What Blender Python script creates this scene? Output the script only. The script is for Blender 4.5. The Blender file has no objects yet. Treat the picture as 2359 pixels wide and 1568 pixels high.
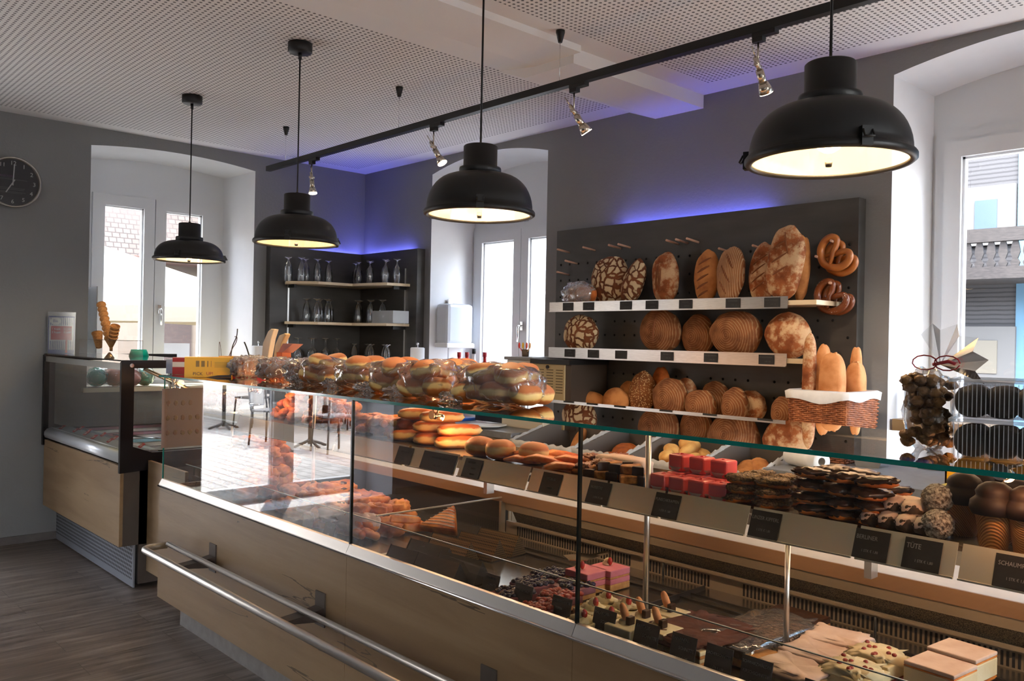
import bpy, math, random
from mathutils import Vector, Matrix, noise
R = math.radians
PI = math.pi
sc = bpy.context.scene
col = sc.collection
# ---------------------------------------------------------------- camera, world, sun, exposure
W_, H_ = 2359, 1568
FPX = 1956.11
yaw, pitch, roll = 0.822302, 0.000172, 0.02013
CAM = Vector((0, 0, 1.5))
_f = Vector((-math.sin(yaw)*math.cos(pitch), math.cos(yaw)*math.cos(pitch), math.sin(pitch)))
_r = Vector((math.cos(yaw), math.sin(yaw), 0)); _u = _r.cross(_f)
_r2 = _r*math.cos(roll) + _u*math.sin(roll); _u2 = _u*math.cos(roll) - _r*math.sin(roll)
cd = bpy.data.cameras.new('camera'); cam = bpy.data.objects.new('camera', cd); col.objects.link(cam)
cam.matrix_world = Matrix(((_r2.x, _u2.x, -_f.x, CAM.x), (_r2.y, _u2.y, -_f.y, CAM.y), (_r2.z, _u2.z, -_f.z, CAM.z), (0, 0, 0, 1)))
cd.sensor_width = 36; cd.lens = 36*FPX/W_; cd.clip_start = .05; cd.clip_end = 300
sc.camera = cam
w = bpy.data.worlds.new('World'); sc.world = w; w.use_nodes = True
wn = w.node_tree; bg = wn.nodes['Background']
sky = wn.nodes.new('ShaderNodeTexSky'); sky.sky_type = 'NISHITA'; sky.sun_disc = False
sky.sun_elevation = R(58); sky.sun_rotation = R(135); sky.air_density = 1.0; sky.dust_density = 3.0; sky.ozone_density = 1.0
hs_ = wn.nodes.new('ShaderNodeHueSaturation'); hs_.inputs['Saturation'].default_value = .45
wn.links.new(sky.outputs[0], hs_.inputs['Color']); wn.links.new(hs_.outputs[0], bg.inputs['Color']); bg.inputs['Strength'].default_value = 2.5
sd = bpy.data.lights.new('sun', 'SUN'); sd.energy = 8.0; sd.angle = R(.6); sd.color = (1, .95, .86)
sun = bpy.data.objects.new('sun', sd); col.objects.link(sun)
sun.rotation_euler = Vector((0.42, 0.28, -0.9)).to_track_quat('-Z', 'Y').to_euler()
sc.view_settings.view_transform = 'Standard'; sc.view_settings.look = 'None'
sc.view_settings.gamma = 1; sc.view_settings.use_curve_mapping = False
sc.view_settings.exposure = 1.05
try:
    sc.cycles.max_bounces = 10; sc.cycles.diffuse_bounces = 5; sc.cycles.glossy_bounces = 4
    sc.cycles.transmission_bounces = 6; sc.cycles.transparent_max_bounces = 24
    sc.cycles.caustics_reflective = False; sc.cycles.caustics_refractive = False
    sc.cycles.sample_clamp_indirect = 4; sc.cycles.sample_clamp_direct = 12
    sc.cycles.use_denoising = True
except Exception:
    pass

# ---------------------------------------------------------------- measuring from the survey of the room
def ray(px, py):
    a, b = (px - W_/2)/FPX, -(py - H_/2)/FPX
    return _r2*a + _u2*b + _f
def onz(px, py, z): r = ray(px, py); return CAM + r*((z - CAM.z)/r.z)
def ony(px, py, y): r = ray(px, py); return CAM + r*((y - CAM.y)/r.y)
def onx(px, py, x): r = ray(px, py); return CAM + r*((x - CAM.x)/r.x)

# ---------------------------------------------------------------- materials
MATS = {}
def N(nt, kind, props=None, **inp):
    n = nt.nodes.new('ShaderNode' + kind)
    for k, v in (props or {}).items(): setattr(n, k, v)
    for k, v in inp.items():
        k = int(k[1:]) if k[0] == 'i' and k[1:].isdigit() else k.replace('_', ' ')
        s = n.inputs[k]
        if hasattr(v, 'is_output') or isinstance(v, bpy.types.NodeSocket): nt.links.new(v, s)
        else: s.default_value = v
    return n
def c4(c): return (c[0], c[1], c[2], 1)
def srgb(r, g, b):
    f = lambda v: (v/255/12.92) if v/255 <= .04045 else ((v/255 + .055)/1.055)**2.4
    return (f(r), f(g), f(b))
def mat(name, c=(.5, .5, .5), rough=.5, metal=0.0, spec=.5, emit=None, es=1.0, alpha=1.0, trans=0.0, ior=1.45, coat=0.0, sss=0.0):
    if name in MATS: return MATS[name]
    m = bpy.data.materials.new(name); m.use_nodes = True
    b = m.node_tree.nodes['Principled BSDF']
    b.inputs['Base Color'].default_value = c4(c); b.inputs['Roughness'].default_value = rough
    b.inputs['Metallic'].default_value = metal; b.inputs['Specular IOR Level'].default_value = spec
    b.inputs['Transmission Weight'].default_value = trans; b.inputs['IOR'].default_value = ior
    b.inputs['Coat Weight'].default_value = coat; b.inputs['Alpha'].default_value = alpha
    if emit: b.inputs['Emission Color'].default_value = c4(emit); b.inputs['Emission Strength'].default_value = es
    MATS[name] = m
    return m
def coords(nt, scale=(1, 1, 1), which='Object', rot=(0, 0, 0)):
    t = N(nt, 'TexCoord'); mp = N(nt, 'Mapping', Vector=t.outputs[which], Scale=scale, Rotation=rot)
    return mp.outputs[0]
def ramp(nt, fac, stops):
    r = N(nt, 'ValToRGB', Fac=fac); e = r.color_ramp.elements
    while len(e) < len(stops): e.new(.5)
    for i, (p, c) in enumerate(stops): e[i].position = p; e[i].color = c4(c)
    return r.outputs[0]
def mixc(nt, fac, a, b, mode='MIX'):
    n = nt.nodes.new('ShaderNodeMix'); n.data_type = 'RGBA'; n.blend_type = mode
    for k, v in ((0, fac), (6, a), (7, b)):
        s = n.inputs[k]
        if isinstance(v, bpy.types.NodeSocket): nt.links.new(v, s)
        else: s.default_value = v if k == 0 else (c4(v) if len(v) == 3 else v)
    return n.outputs[2]
def math_(nt, op, a, b=0.0, c=None):
    n = nt.nodes.new('ShaderNodeMath'); n.operation = op
    for i, v in enumerate((a, b) if c is None else (a, b, c)):
        if isinstance(v, bpy.types.NodeSocket): nt.links.new(v, n.inputs[i])
        else: n.inputs[i].default_value = v
    return n.outputs[0]
def setb(m, **kw):
    nt = m.node_tree; b = nt.nodes['Principled BSDF']
    for k, v in kw.items():
        k = k.replace('_', ' ')
        if isinstance(v, bpy.types.NodeSocket): nt.links.new(v, b.inputs[k])
        else: b.inputs[k].default_value = v
def bump(nt, h, dist=.002, strength=1.0):
    return N(nt, 'Bump', Height=h, Distance=dist, Strength=strength).outputs[0]
def noisy(name, c1, c2, scale=8, vscale=(1, 1, 1), rough=.5, metal=0, detail=4, bd=0.0, spec=.5, lo=.35, hi=.65, **kw):
    """two-tone noise material"""
    if name in MATS: return MATS[name]
    m = mat(name, c1, rough, metal, spec, **kw); nt = m.node_tree
    n = N(nt, 'TexNoise', Vector=coords(nt, vscale), Scale=scale, Detail=detail)
    setb(m, Base_Color=ramp(nt, n.outputs[0], [(lo, c1), (hi, c2)]))
    if bd: setb(m, Normal=bump(nt, n.outputs[0], bd))
    return m
def thin_glass(name, tint=(1, 1, 1), ior=1.5, rough=0.0, haze=0.0, boost=1.0):
    if name in MATS: return MATS[name]
    m = bpy.data.materials.new(name); m.use_nodes = True; nt = m.node_tree
    nt.nodes.remove(nt.nodes['Principled BSDF'])
    fr = N(nt, 'Fresnel', IOR=ior)
    fac = math_(nt, 'MINIMUM', math_(nt, 'MULTIPLY', fr.outputs[0], boost), 1.0)
    tr = N(nt, 'BsdfTransparent', Color=c4(tint)); gl = N(nt, 'BsdfGlossy', Color=(1, 1, 1, 1), Roughness=rough)
    mx = N(nt, 'MixShader', i0=fac, i1=tr.outputs[0], i2=gl.outputs[0]); o = mx.outputs[0]
    if haze:
        d = N(nt, 'BsdfDiffuse', Color=(.9, .9, .9, 1)); o = N(nt, 'MixShader', i0=haze, i1=o, i2=d.outputs[0]).outputs[0]
    nt.links.new(o, nt.nodes['Material Output'].inputs['Surface']); MATS[name] = m
    return m

BLACK = mat('black_metal', (.008, .008, .009), .45)
BLACKG = mat('black_gloss', (.008, .007, .009), .3, spec=.25)
STEEL = noisy('brushed_steel', (.62, .61, .6), (.52, .51, .5), 30, (1, 1, 20), .28, 1.0)
STEELR = mat('satin_steel', (.66, .65, .63), .35, 1.0)
CHROME = mat('chrome', (.8, .8, .8), .12, 1.0)
BRASS = mat('warm_nickel', (.75, .55, .32), .25, 1.0)
WHITEP = mat('white_plastic', (.82, .83, .84), .35)
FRAMEW = mat('window_frame_white', (.72, .74, .76), .4)
REVEAL = noisy('reveal_plaster', (.83, .84, .86), (.80, .81, .83), 6, rough=.8)
GLASS = thin_glass('clear_glass', (.97, .985, .98))
WINGL = thin_glass('window_glass', (.98, .99, 1.0), boost=.6)
SHOWG = thin_glass('showcase_glass', (.95, .975, .965), 1.52, boost=1.45)
TOPG = thin_glass('top_glass', (.86, .92, .90), 1.52, boost=1.7)
GEDGE = mat('glass_edge_green', (.0, .20, .17), .15, coat=.5)
PLASTIC = thin_glass('clear_plastic', (.95, .95, .95), 1.45, .08, .04)
FILM = thin_glass('plastic_film', (.96, .96, .96), 1.5, .16, .05, 1.6)
DRINK = thin_glass('drinking_glass', (.93, .95, .96), 1.5, .02, .02, 1.8)
PAPERB = mat('chalkboard', (.012, .012, .013), .55)
CHALK = mat('chalk_writing', (.32, .32, .31), .8)
CHALKD = mat('faint_chalk_writing', (.06, .06, .06), .8)
WHITE = mat('matt_white', (.8, .8, .8), .6)
RED = mat('red_card', srgb(150, 20, 25), .5)
YEL = mat('yellow_card', srgb(225, 165, 0), .4)
BLUE = mat('blue_card', srgb(35, 45, 110), .5)
def wall_mat():
    m = mat('grey_wall_paint', rough=.85); nt = m.node_tree
    n = N(nt, 'TexNoise', Vector=coords(nt), Scale=60, Detail=5)
    n2 = N(nt, 'TexNoise', Vector=coords(nt), Scale=1.2, Detail=3)
    setb(m, Base_Color=ramp(nt, n2.outputs[0], [(.3, (.222, .222, .224)), (.7, (.237, .237, .239))]), Normal=bump(nt, n.outputs[0], .0015))
    return m
WALL = wall_mat()
def ceil_mat():
    m = mat('perforated_ceiling', (.8, .79, .78), .8); nt = m.node_tree
    t = N(nt, 'TexCoord'); s = N(nt, 'SeparateXYZ', Vector=t.outputs['Object']); x, y = s.outputs[0], s.outputs[1]
    S = .029
    def fr(v): return math_(nt, 'SUBTRACT', math_(nt, 'FRACT', math_(nt, 'MULTIPLY', v, 1/S)), .5)
    a, b = fr(x), fr(y)
    d = math_(nt, 'ADD', math_(nt, 'MULTIPLY', a, a), math_(nt, 'MULTIPLY', b, b))
    hole = math_(nt, 'LESS_THAN', d, .062)
    left = math_(nt, 'MULTIPLY', math_(nt, 'LESS_THAN', x, -3.56), math_(nt, 'GREATER_THAN', x, -6.59))
    both = math_(nt, 'ADD', left, math_(nt, 'GREATER_THAN', x, -2.86))
    msk = math_(nt, 'MULTIPLY', math_(nt, 'MULTIPLY', both, math_(nt, 'LESS_THAN', y, 4.17)), hole)
    setb(m, Base_Color=mixc(nt, msk, (.88, .865, .85), (.13, .13, .13)))
    return m
CEIL = ceil_mat()
CEILP = mat('ceiling_plaster', (.88, .865, .85), .8)
def wood(name, c1, c2, c3, ax='x', scale=1.0, crack=True, rough=.42, fine=60):
    m = mat(name, rough=rough); nt = m.node_tree
    v = {'x': (.6, 6, 6), 'y': (6, .6, 6), 'z': (6, 6, .6)}[ax]; v = tuple(q*scale for q in v)
    co = coords(nt, v)
    n1 = N(nt, 'TexNoise', Vector=co, Scale=1.3, Detail=6, Distortion=.8)
    n2 = N(nt, 'TexNoise', Vector=coords(nt, tuple(q*5 for q in v)), Scale=3, Detail=4)
    base = ramp(nt, n1.outputs[0], [(.3, c1), (.55, c2), (.75, c3)])
    o = mixc(nt, math_(nt, 'MULTIPLY', n2.outputs[0], .35), base, c1)
    if crack:
        nz = N(nt, 'TexNoise', Vector=coords(nt, tuple(q*(.55 if q < 1 else .8) for q in v)), Scale=1.0, Detail=6, Distortion=.3)
        band = math_(nt, 'ABSOLUTE', math_(nt, 'SUBTRACT', nz.outputs[0], .56))
        n4 = N(nt, 'TexNoise', Vector=coords(nt, (1.1, 1.1, 1.1)), Scale=1.6, Detail=2)
        k = math_(nt, 'MULTIPLY', math_(nt, 'LESS_THAN', band, .0036), math_(nt, 'GREATER_THAN', n4.outputs[0], .54))
        o = mixc(nt, math_(nt, 'MULTIPLY', k, .75), o, tuple(q*.22 for q in c1))
    setb(m, Base_Color=o, Normal=bump(nt, n2.outputs[0], .0006))
    return m
OAK = wood('oak_panel', (.235, .145, .072), (.33, .22, .118), (.385, .27, .155), 'x')
SHELFW = wood('pale_birch', (.60, .46, .29), (.68, .54, .36), (.74, .6, .42), 'x', crack=False)
BOARDW = wood('cutting_board_wood', (.50, .32, .13), (.6, .42, .2), (.66, .48, .25), 'z', crack=False)
def floor_mat():
    m = mat('grey_wood_floor', rough=.38); nt = m.node_tree
    t = N(nt, 'TexCoord')
    br = N(nt, 'TexBrick', {'offset': .37}, Vector=N(nt, 'Mapping', Vector=t.outputs['Object'], Rotation=(0, 0, R(90))).outputs[0],
           Scale=1.0, Color1=(0, 0, 0, 1), Color2=(1, 1, 1, 1), Mortar=(0, 0, 0, 1), Mortar_Size=.0012)
    br.inputs['Brick Width'].default_value = 1.2; br.inputs['Row Height'].default_value = .18
    sh = N(nt, 'VectorMath', {'operation': 'MULTIPLY_ADD'}); nt.links.new(br.outputs[0], sh.inputs[0]); sh.inputs[1].default_value = (3, 7, 0)
    nt.links.new(t.outputs['Object'], sh.inputs[2])
    mp = N(nt, 'Mapping', Vector=sh.outputs[0], Scale=(14, 1.2, 1))
    n1 = N(nt, 'TexNoise', Vector=mp.outputs[0], Scale=1.6, Detail=8, Roughness=.65, Distortion=.5)
    n2 = N(nt, 'TexNoise', Vector=coords(nt, (60, 4, 1)), Scale=2, Detail=3)
    c = ramp(nt, n1.outputs[0], [(.3, (.07, .054, .044)), (.5, (.19, .15, .125)), (.7, (.36, .30, .255))])
    c = mixc(nt, math_(nt, 'MULTIPLY', n2.outputs[0], .5), c, (.10, .078, .064))
    c = mixc(nt, math_(nt, 'MULTIPLY', br.outputs[1], .6), c, (.02, .015, .012))
    setb(m, Base_Color=c, Roughness=math_(nt, 'MULTIPLY_ADD', n1.outputs[0], .25, .27), Normal=bump(nt, n2.outputs[0], .0008))
    return m
FLOOR = floor_mat()
DARKP = noisy('anthracite_panel', (.044, .041, .038), (.062, .058, .053), 3, (1, 1, 4), .42, detail=7)
STONE = noisy('grey_worktop', (.16, .16, .165), (.20, .20, .21), 40, rough=.3)
LEDGE = noisy('pale_ledge', (.42, .40, .38), (.46, .44, .42), 20, (1, 1, 1), .35)

# ---------------------------------------------------------------- mesh helpers
class MB:
    def __init__(s): s.v = []; s.f = []; s.m = []; s.s = []
    def add(s, vs, fs, mi=0, smooth=False):
        o = len(s.v); s.v += [Vector(p) for p in vs]
        for f in fs: s.f.append([i + o for i in f]); s.m.append(mi); s.s.append(smooth)
        return s
    def box(s, x0, x1, y0, y1, z0, z1, mi=0):
        x0, x1 = min(x0, x1), max(x0, x1); y0, y1 = min(y0, y1), max(y0, y1); z0, z1 = min(z0, z1), max(z0, z1)
        return s.add([(x0, y0, z0), (x1, y0, z0), (x1, y1, z0), (x0, y1, z0), (x0, y0, z1), (x1, y0, z1), (x1, y1, z1), (x0, y1, z1)],
                     [(0, 3, 2, 1), (4, 5, 6, 7), (0, 1, 5, 4), (1, 2, 6, 5), (2, 3, 7, 6), (3, 0, 4, 7)], mi)
    def prism(s, poly, axis, a0, a1, mi=0, smooth=False):
        n = len(poly); a0, a1 = min(a0, a1), max(a0, a1)
        def P(p, a): return {'x': (a, p[0], p[1]), 'y': (p[0], a, p[1]), 'z': (p[0], p[1], a)}[axis]
        vs = [P(p, a0) for p in poly] + [P(p, a1) for p in poly]
        ar = sum(poly[i][0]*poly[(i+1) % n][1] - poly[(i+1) % n][0]*poly[i][1] for i in range(n))
        fl = (ar < 0) ^ (axis == 'y')
        c0, c1 = list(range(n))[::-1], list(range(n, 2*n))
        sd_ = [(i, (i+1) % n, (i+1) % n + n, i + n) for i in range(n)]
        if fl: c0 = c0[::-1]; c1 = c1[::-1]; sd_ = [f[::-1] for f in sd_]
        s.add(vs, [c0, c1], mi); o = len(s.v) - 2*n
        for f in sd_: s.f.append([i + o for i in f]); s.m.append(mi); s.s.append(smooth)
        return s
    def lathe(s, prof, c=(0, 0, 0), n=24, mi=0, M=None, smooth=True, caps=True):
        vs = []; fs = []
        for r, z in prof:
            for k in range(n): a = 2*PI*k/n; vs.append(Vector((r*math.cos(a), r*math.sin(a), z)))
        for j in range(len(prof) - 1):
            for k in range(n): fs.append((j*n + k, j*n + (k+1) % n, (j+1)*n + (k+1) % n, (j+1)*n + k))
        if M is not None: vs = [M @ v for v in vs]
        vs = [v + Vector(c) for v in vs]; s.add(vs, fs, mi, smooth); o = len(s.v) - len(vs)
        if caps:
            if prof[0][0] > 1e-5: s.f.append([o + k for k in range(n)][::-1]); s.m.append(mi); s.s.append(False)
            if prof[-1][0] > 1e-5: s.f.append([o + (len(prof) - 1)*n + k for k in range(n)]); s.m.append(mi); s.s.append(False)
        return s
    def cyl(s, a, b, r, n=12, mi=0, r2=None):
        a, b = Vector(a), Vector(b); d = b - a; q = d.to_track_quat('Z', 'Y').to_matrix()
        return s.lathe([(r, 0), (r if r2 is None else r2, d.length)], a, n, mi, q)
    def tube(s, pts, r, n=8, mi=0, closed=False, rad=None):
        pts = [Vector(p) for p in pts]; L = len(pts); vs = []; fs = []; up = None
        for i, p in enumerate(pts):
            a = pts[(i-1) % L] if (closed or i > 0) else p; b = pts[(i+1) % L] if (closed or i < L-1) else p
            t = (b - a).normalized()
            if up is None: up = Vector((0, 0, 1)) if abs(t.z) < .9 else Vector((1, 0, 0))
            x = t.cross(up).normalized(); y = x.cross(t).normalized(); up = y
            rr = rad[i] if rad else r
            for k in range(n): w_ = 2*PI*k/n; vs.append(p + x*rr*math.cos(w_) + y*rr*math.sin(w_))
        for i in range(L if closed else L-1):
            j = (i+1) % L
            for k in range(n): fs.append((i*n + k, i*n + (k+1) % n, j*n + (k+1) % n, j*n + k))
        if not closed: fs += [tuple(range(n))[::-1], tuple((L-1)*n + k for k in range(n))]
        return s.add(vs, fs, mi, True)
    def blob(s, c, r, M=None, p=2.0, amp=0.0, fr=4.0, seed=0, nu=24, nv=14, mi=0, flat=None, fn=None):
        """super-ellipsoid with noise; flat: cut below this fraction of rz"""
        vs = []; fs = []; rx, ry, rz = r; off = Vector((seed*7.13, seed*3.7, seed*1.9))
        def sp(t, e): return math.copysign(abs(t)**(2/e), t)
        for j in range(nv + 1):
            th = PI*(j/nv) - PI/2
            for k in range(nu):
                ph = 2*PI*k/nu
                d = Vector((sp(math.cos(th), p)*sp(math.cos(ph), p), sp(math.cos(th), p)*sp(math.sin(ph), p), sp(math.sin(th), p)))
                q = 1 + amp*noise.noise(d*fr*.5 + off) if amp else 1
                v = Vector((d.x*rx*q, d.y*ry*q, d.z*rz*q))
                if flat is not None and v.z < flat*rz: v.z = flat*rz
                if fn: v = fn(v)
                vs.append(v)
        for j in range(nv):
            for k in range(nu): fs.append((j*nu + k, j*nu + (k+1) % nu, (j+1)*nu + (k+1) % nu, (j+1)*nu + k))
        if M is not None: vs = [M @ v for v in vs]
        return s.add([v + Vector(c) for v in vs], fs, mi, True)
    def quad(s, a, b, c, d, mi=0): return s.add([a, b, c, d], [(0, 1, 2, 3)], mi)
    def xf(s, M, i0=0):
        for i in range(i0, len(s.v)): s.v[i] = M @ s.v[i]
        return s
def wloc(o):
    v = Vector(o.location)
    while o.parent: o = o.parent; v += o.location
    return v
def ob(name, mb, mats, parent=None, label=None, cat=None, group=None, kind=None, bev=0, origin=None, sub=0, plabel=None):
    me = bpy.data.meshes.new(name)
    if parent is not None: o0 = wloc(parent)
    elif origin is not None: o0 = Vector(origin)
    elif kind == 'structure': o0 = Vector((0, 0, 0))
    else:
        xs = [v.x for v in mb.v]; ys = [v.y for v in mb.v]; o0 = Vector(((min(xs)+max(xs))/2, (min(ys)+max(ys))/2, min(v.z for v in mb.v)))
    me.from_pydata([tuple(v - o0) for v in mb.v], [], mb.f)
    for m in (mats if isinstance(mats, (list, tuple)) else [mats]): me.materials.append(m)
    me.polygons.foreach_set('material_index', mb.m); me.polygons.foreach_set('use_smooth', mb.s); me.update()
    o = bpy.data.objects.new(name, me); col.objects.link(o)
    if parent is not None:
        o.parent = parent
        if plabel: o['label'] = plabel
    else:
        o.location = o0
        if label: o['label'] = label
        if cat: o['category'] = cat
        if group: o['group'] = group
    if kind: o['kind'] = kind
    if bev:
        b = o.modifiers.new('bevel', 'BEVEL'); b.width = bev; b.segments = 2; b.limit_method = 'ANGLE'
    if sub:
        b = o.modifiers.new('sub', 'SUBSURF'); b.levels = sub; b.render_levels = sub
    return o
def thing(name, label, cat, loc=(0, 0, 0), group=None, rz=0):
    o = bpy.data.objects.new(name, None); col.objects.link(o); o.location = loc; o.rotation_euler = (0, 0, rz)
    o.empty_display_size = .05; o['label'] = label; o['category'] = cat
    if group: o['group'] = group
    return o
def dup(root, loc, rot=None, label=None, group=None, scale=None):
    def cp(o, par):
        c = o.copy(); col.objects.link(c)
        if par is not None: c.parent = par
        for ch in o.children: cp(ch, c)
        return c
    c = cp(root, None); c.location = loc
    if rot is not None: c.rotation_euler = rot
    if scale is not None: c.scale = scale
    if label: c['label'] = label
    if group: c['group'] = group
    return c
TXT = {}
def text(name, s, size, M, m, parent, depth=.0004, align='CENTER', squash=1.0):
    """lettering as a mesh; M maps local xy (text plane) to world"""
    key = (s, size, align, depth)
    if key not in TXT:
        cu = bpy.data.curves.new('t', 'FONT'); cu.body = s; cu.size = size; cu.align_x = align; cu.extrude = depth; cu.space_line = .9
        cu.resolution_u = 2
        to = bpy.data.objects.new('t', cu); col.objects.link(to); bpy.context.view_layer.update()
        me = bpy.data.meshes.new_from_object(to.evaluated_get(bpy.context.evaluated_depsgraph_get()))
        TXT[key] = ([v.co.copy() for v in me.vertices], [list(p.vertices) for p in me.polygons])
        bpy.data.objects.remove(to); bpy.data.meshes.remove(me)
    vs, fs = TXT[key]; mb = MB(); mb.add([M @ Vector((v.x*squash, v.y, v.z)) for v in vs], fs)
    return ob(name, mb, m, parent)
def frame_m(o, xd, yd):
    x = Vector(xd).normalized(); z = x.cross(Vector(yd)).normalized(); y = z.cross(x)
    return Matrix(((x.x, y.x, z.x, o[0]), (x.y, y.y, z.y, o[1]), (x.z, y.z, z.z, o[2]), (0, 0, 0, 1)))
def lamp(name, kind, loc, energy, color, parent=None, size=.05, rot=None, spot=None, blend=.5):
    l = bpy.data.lights.new(name, kind); l.energy = energy; l.color = color
    if kind in ('POINT', 'SPOT'): l.shadow_soft_size = size
    if kind == 'AREA': l.size = size
    if spot: l.spot_size = spot; l.spot_blend = blend
    o = bpy.data.objects.new(name, l); col.objects.link(o)
    if parent is not None: o.parent = parent; o.location = Vector(loc) - wloc(parent)
    else: o.location = loc
    if rot is not None: o.rotation_euler = rot
    return o
# ---------------------------------------------------------------- the room shell
XL, YB, ZC = -6.745, 4.36, 3.02
YF, XR, TH = -3.6, 2.6, .55
def st(name, mb, m, **k): return ob(name, mb, m, kind='structure', **k)
st('floor', MB().box(XL, XR, YF, YB, -.06, 0), FLOOR)
st('ceiling', MB().box(XL-TH, XR+TH, YF-TH, YB+TH, ZC, ZC+.12), CEIL)
bm = MB().prism([(-3.6, ZC), (-3.385, 2.94), (-3.02, 2.94), (-3.02, ZC)], 'y', 3.2, YB)
bm.prism([(-3.56, ZC), (-3.30, 2.985), (-2.97, 2.985), (-2.97, ZC)], 'y', YF, 3.2)
st('ceiling_beam', bm, CEILP)
def arch(u0, u1, zs, rise, n=14):
    return [(u0 + (u1-u0)*i/n, zs + rise*(1 - (2*i/n - 1)**2)) for i in range(n+1)]
def wall_with_openings(name, axis, a0, a1, u0, u1, ops, m, mr):
    """wall slab between a0 (room side) and a1 (outside); ops: (u_lo,u_hi,z_lo,z_spring,rise,splay)"""
    mb = MB(); cur = u0; ax = axis
    def P(u, a, z): return (a, u, z) if ax == 'x' else (u, a, z)
    for (a, b, zl, zs, rise, sp) in sorted(ops):
        for (p, q, c, d) in ((cur, a, 0, ZC),):
            mb.box(*((a0, a1, p, q) if ax == 'x' else (p, q, a0, a1)), c, d)
        if zl > 0: mb.box(*((a0, a1, a, b) if ax == 'x' else (a, b, a0, a1)), 0, zl)
        A = arch(a, b, zs, rise)
        A2 = [(a + sp + (b-a-2*sp)*(u-a)/(b-a), z-.03) for u, z in A]
        for i in range(len(A)-1):
            p, q = A[i], A[i+1]; p2, q2 = A2[i], A2[i+1]
            mb.quad(P(p[0], a0, p[1]), P(q[0], a0, q[1]), P(q[0], a0, ZC), P(p[0], a0, ZC))
            mb.quad(P(p2[0], a1, p2[1]), P(p2[0], a1, ZC), P(q2[0], a1, ZC), P(q2[0], a1, q2[1]))
            mb.quad(P(p[0], a0, p[1]), P(p2[0], a1, p2[1]), P(q2[0], a1, q2[1]), P(q[0], a0, q[1]), 1)
        for k, u, u2 in ((0, a, a+sp), (1, b, b-sp)):
            mb.quad(P(u, a0, zl), P(u2, a1, zl), P(u2, a1, zs-.03), P(u, a0, zs), 1)
            mb.quad(P(u, a1, zl), P(u2, a1, zl), P(u2, a1, ZC), P(u, a1, ZC))
        mb.quad(P(a, a0, zl+.001), P(b, a0, zl+.001), P(b-sp, a1, zl+.001), P(a+sp, a1, zl+.001), 1)
        cur = b
    mb.box(*((a0, a1, cur, u1) if ax == 'x' else (cur, u1, a0, a1)), 0, ZC)
    return st(name, mb, [m, mr])
W1 = (1.975, 3.27, 1.085, 2.885, .045); D1 = (-1.30, .58, 0, 2.30); W2 = (-5.72, -4.35, .92, 2.885, .09); W3 = (-1.868, -.45, .92, 2.895, .085)
wall_with_openings('wall_left', 'x', XL, XL-TH, YF, YB+TH, [W1 + (.10,), D1 + (.02, .03)], WALL, REVEAL)
wall_with_openings('wall_back', 'y', YB, YB+TH, XL, XR+TH, [W2 + (.06,), W3 + (.04,)], WALL, REVEAL)
st('wall_front', MB().box(XL, XR+TH, YF-TH, YF, 0, ZC), WALL)
wall_with_openings('wall_right', 'x', XR, XR+TH, YF, YB+TH, [(-3.2, -1.7, .25, 2.75, .02, .03), (1.5, 4.0, .5, 2.82, .02, .03)], WALL, REVEAL)  # both openings are added, out of view, to let fill daylight in
def win(name, ax, a, u0, u1, z0, z1, leaves, wide=.075, handle=None, mull=.05, head=0, door=False, fr=.05):
    """frame in plane a, outer frame, casements, panes"""
    def B(mb, ua, ub, za, zb, d0, d1, mi=0):
        s_ = 1 if ax == 'y' else -1
        return mb.box(*((a + s_*d0, a + s_*d1, ua, ub) if ax == 'x' else (ua, ub, a + s_*d0, a + s_*d1)), za, zb, mi)
    mb = MB()
    for r in ((u0, u0+fr, z0, z1), (u1-fr, u1, z0, z1), (u0+fr, u1-fr, z1-fr, z1), (u0+fr, u1-fr, z0, z0+fr*.6)): B(mb, *r, 0, .07)
    if head: B(mb, u0-.12, u1+.12, z1, min(z1+.65, ZC-.01), .02, .09); B(mb, u0-.12, u0+.001, z0-.02, z1, .02, .09); B(mb, u1-.001, u1+.12, z0-.02, z1, .02, .09)
    root = st(name, mb, FRAMEW)
    L = (u1 - u0 - 2*fr)/leaves
    for i in range(leaves):
        p, q = u0 + fr + i*L + .003, u0 + fr + (i+1)*L - .003; zb = z0 + fr*.6 + .004; zt = z1 - fr - .004
        cs = MB()
        for r in ((p, p+wide, zb, zt), (q-wide, q, zb, zt), (p+wide, q-wide, zt-wide, zt), (p+wide, q-wide, zb, zb+wide*1.1)): B(cs, *r, -.025, .05)
        for r in ((p+wide, p+wide+.012, zb+wide, zt-wide), (q-wide-.012, q-wide, zb+wide, zt-wide), (p+wide, q-wide, zt-wide-.012, zt-wide)): B(cs, *r, 0, .04)
        c = ob('casement', cs, FRAMEW, root)
        g = MB(); uu, ww = p + wide, q - wide
        P = (lambda u, z: (a - .01, u, z)) if ax == 'x' else (lambda u, z: (u, a + .01, z))
        g.quad(P(uu, zb+wide), P(ww, zb+wide), P(ww, zt-wide), P(uu, zt-wide)); ob('pane', g, WINGL, c)
        if handle is not None and i == handle[0]:
            hu = p + wide*.45 if handle[1] < 0 else q - wide*.45; hz = handle[2]; s_ = 1 if ax == 'x' else -1
            def Q(u, d, z): return (a + s_*d, u, z) if ax == 'x' else (u, a + s_*d, z)
            h = MB().tube([Q(hu, .025, hz), Q(hu, .075, hz), Q(hu, .08, hz-.012), Q(hu, .08, hz-.13)], .009)
            hb = Q(hu, .03, hz); h.box(hb[0]-.014, hb[0]+.014, hb[1]-.014, hb[1]+.014, hz-.035, hz+.035)
            ob('window_handle', h, CHROME, c)
    return root
ws = ob
win('window_1', 'x', XL-.42, 2.06, 3.13, 1.085, 2.655, 2, .085, handle=(1, -1, 1.70), head=.22)
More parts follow.
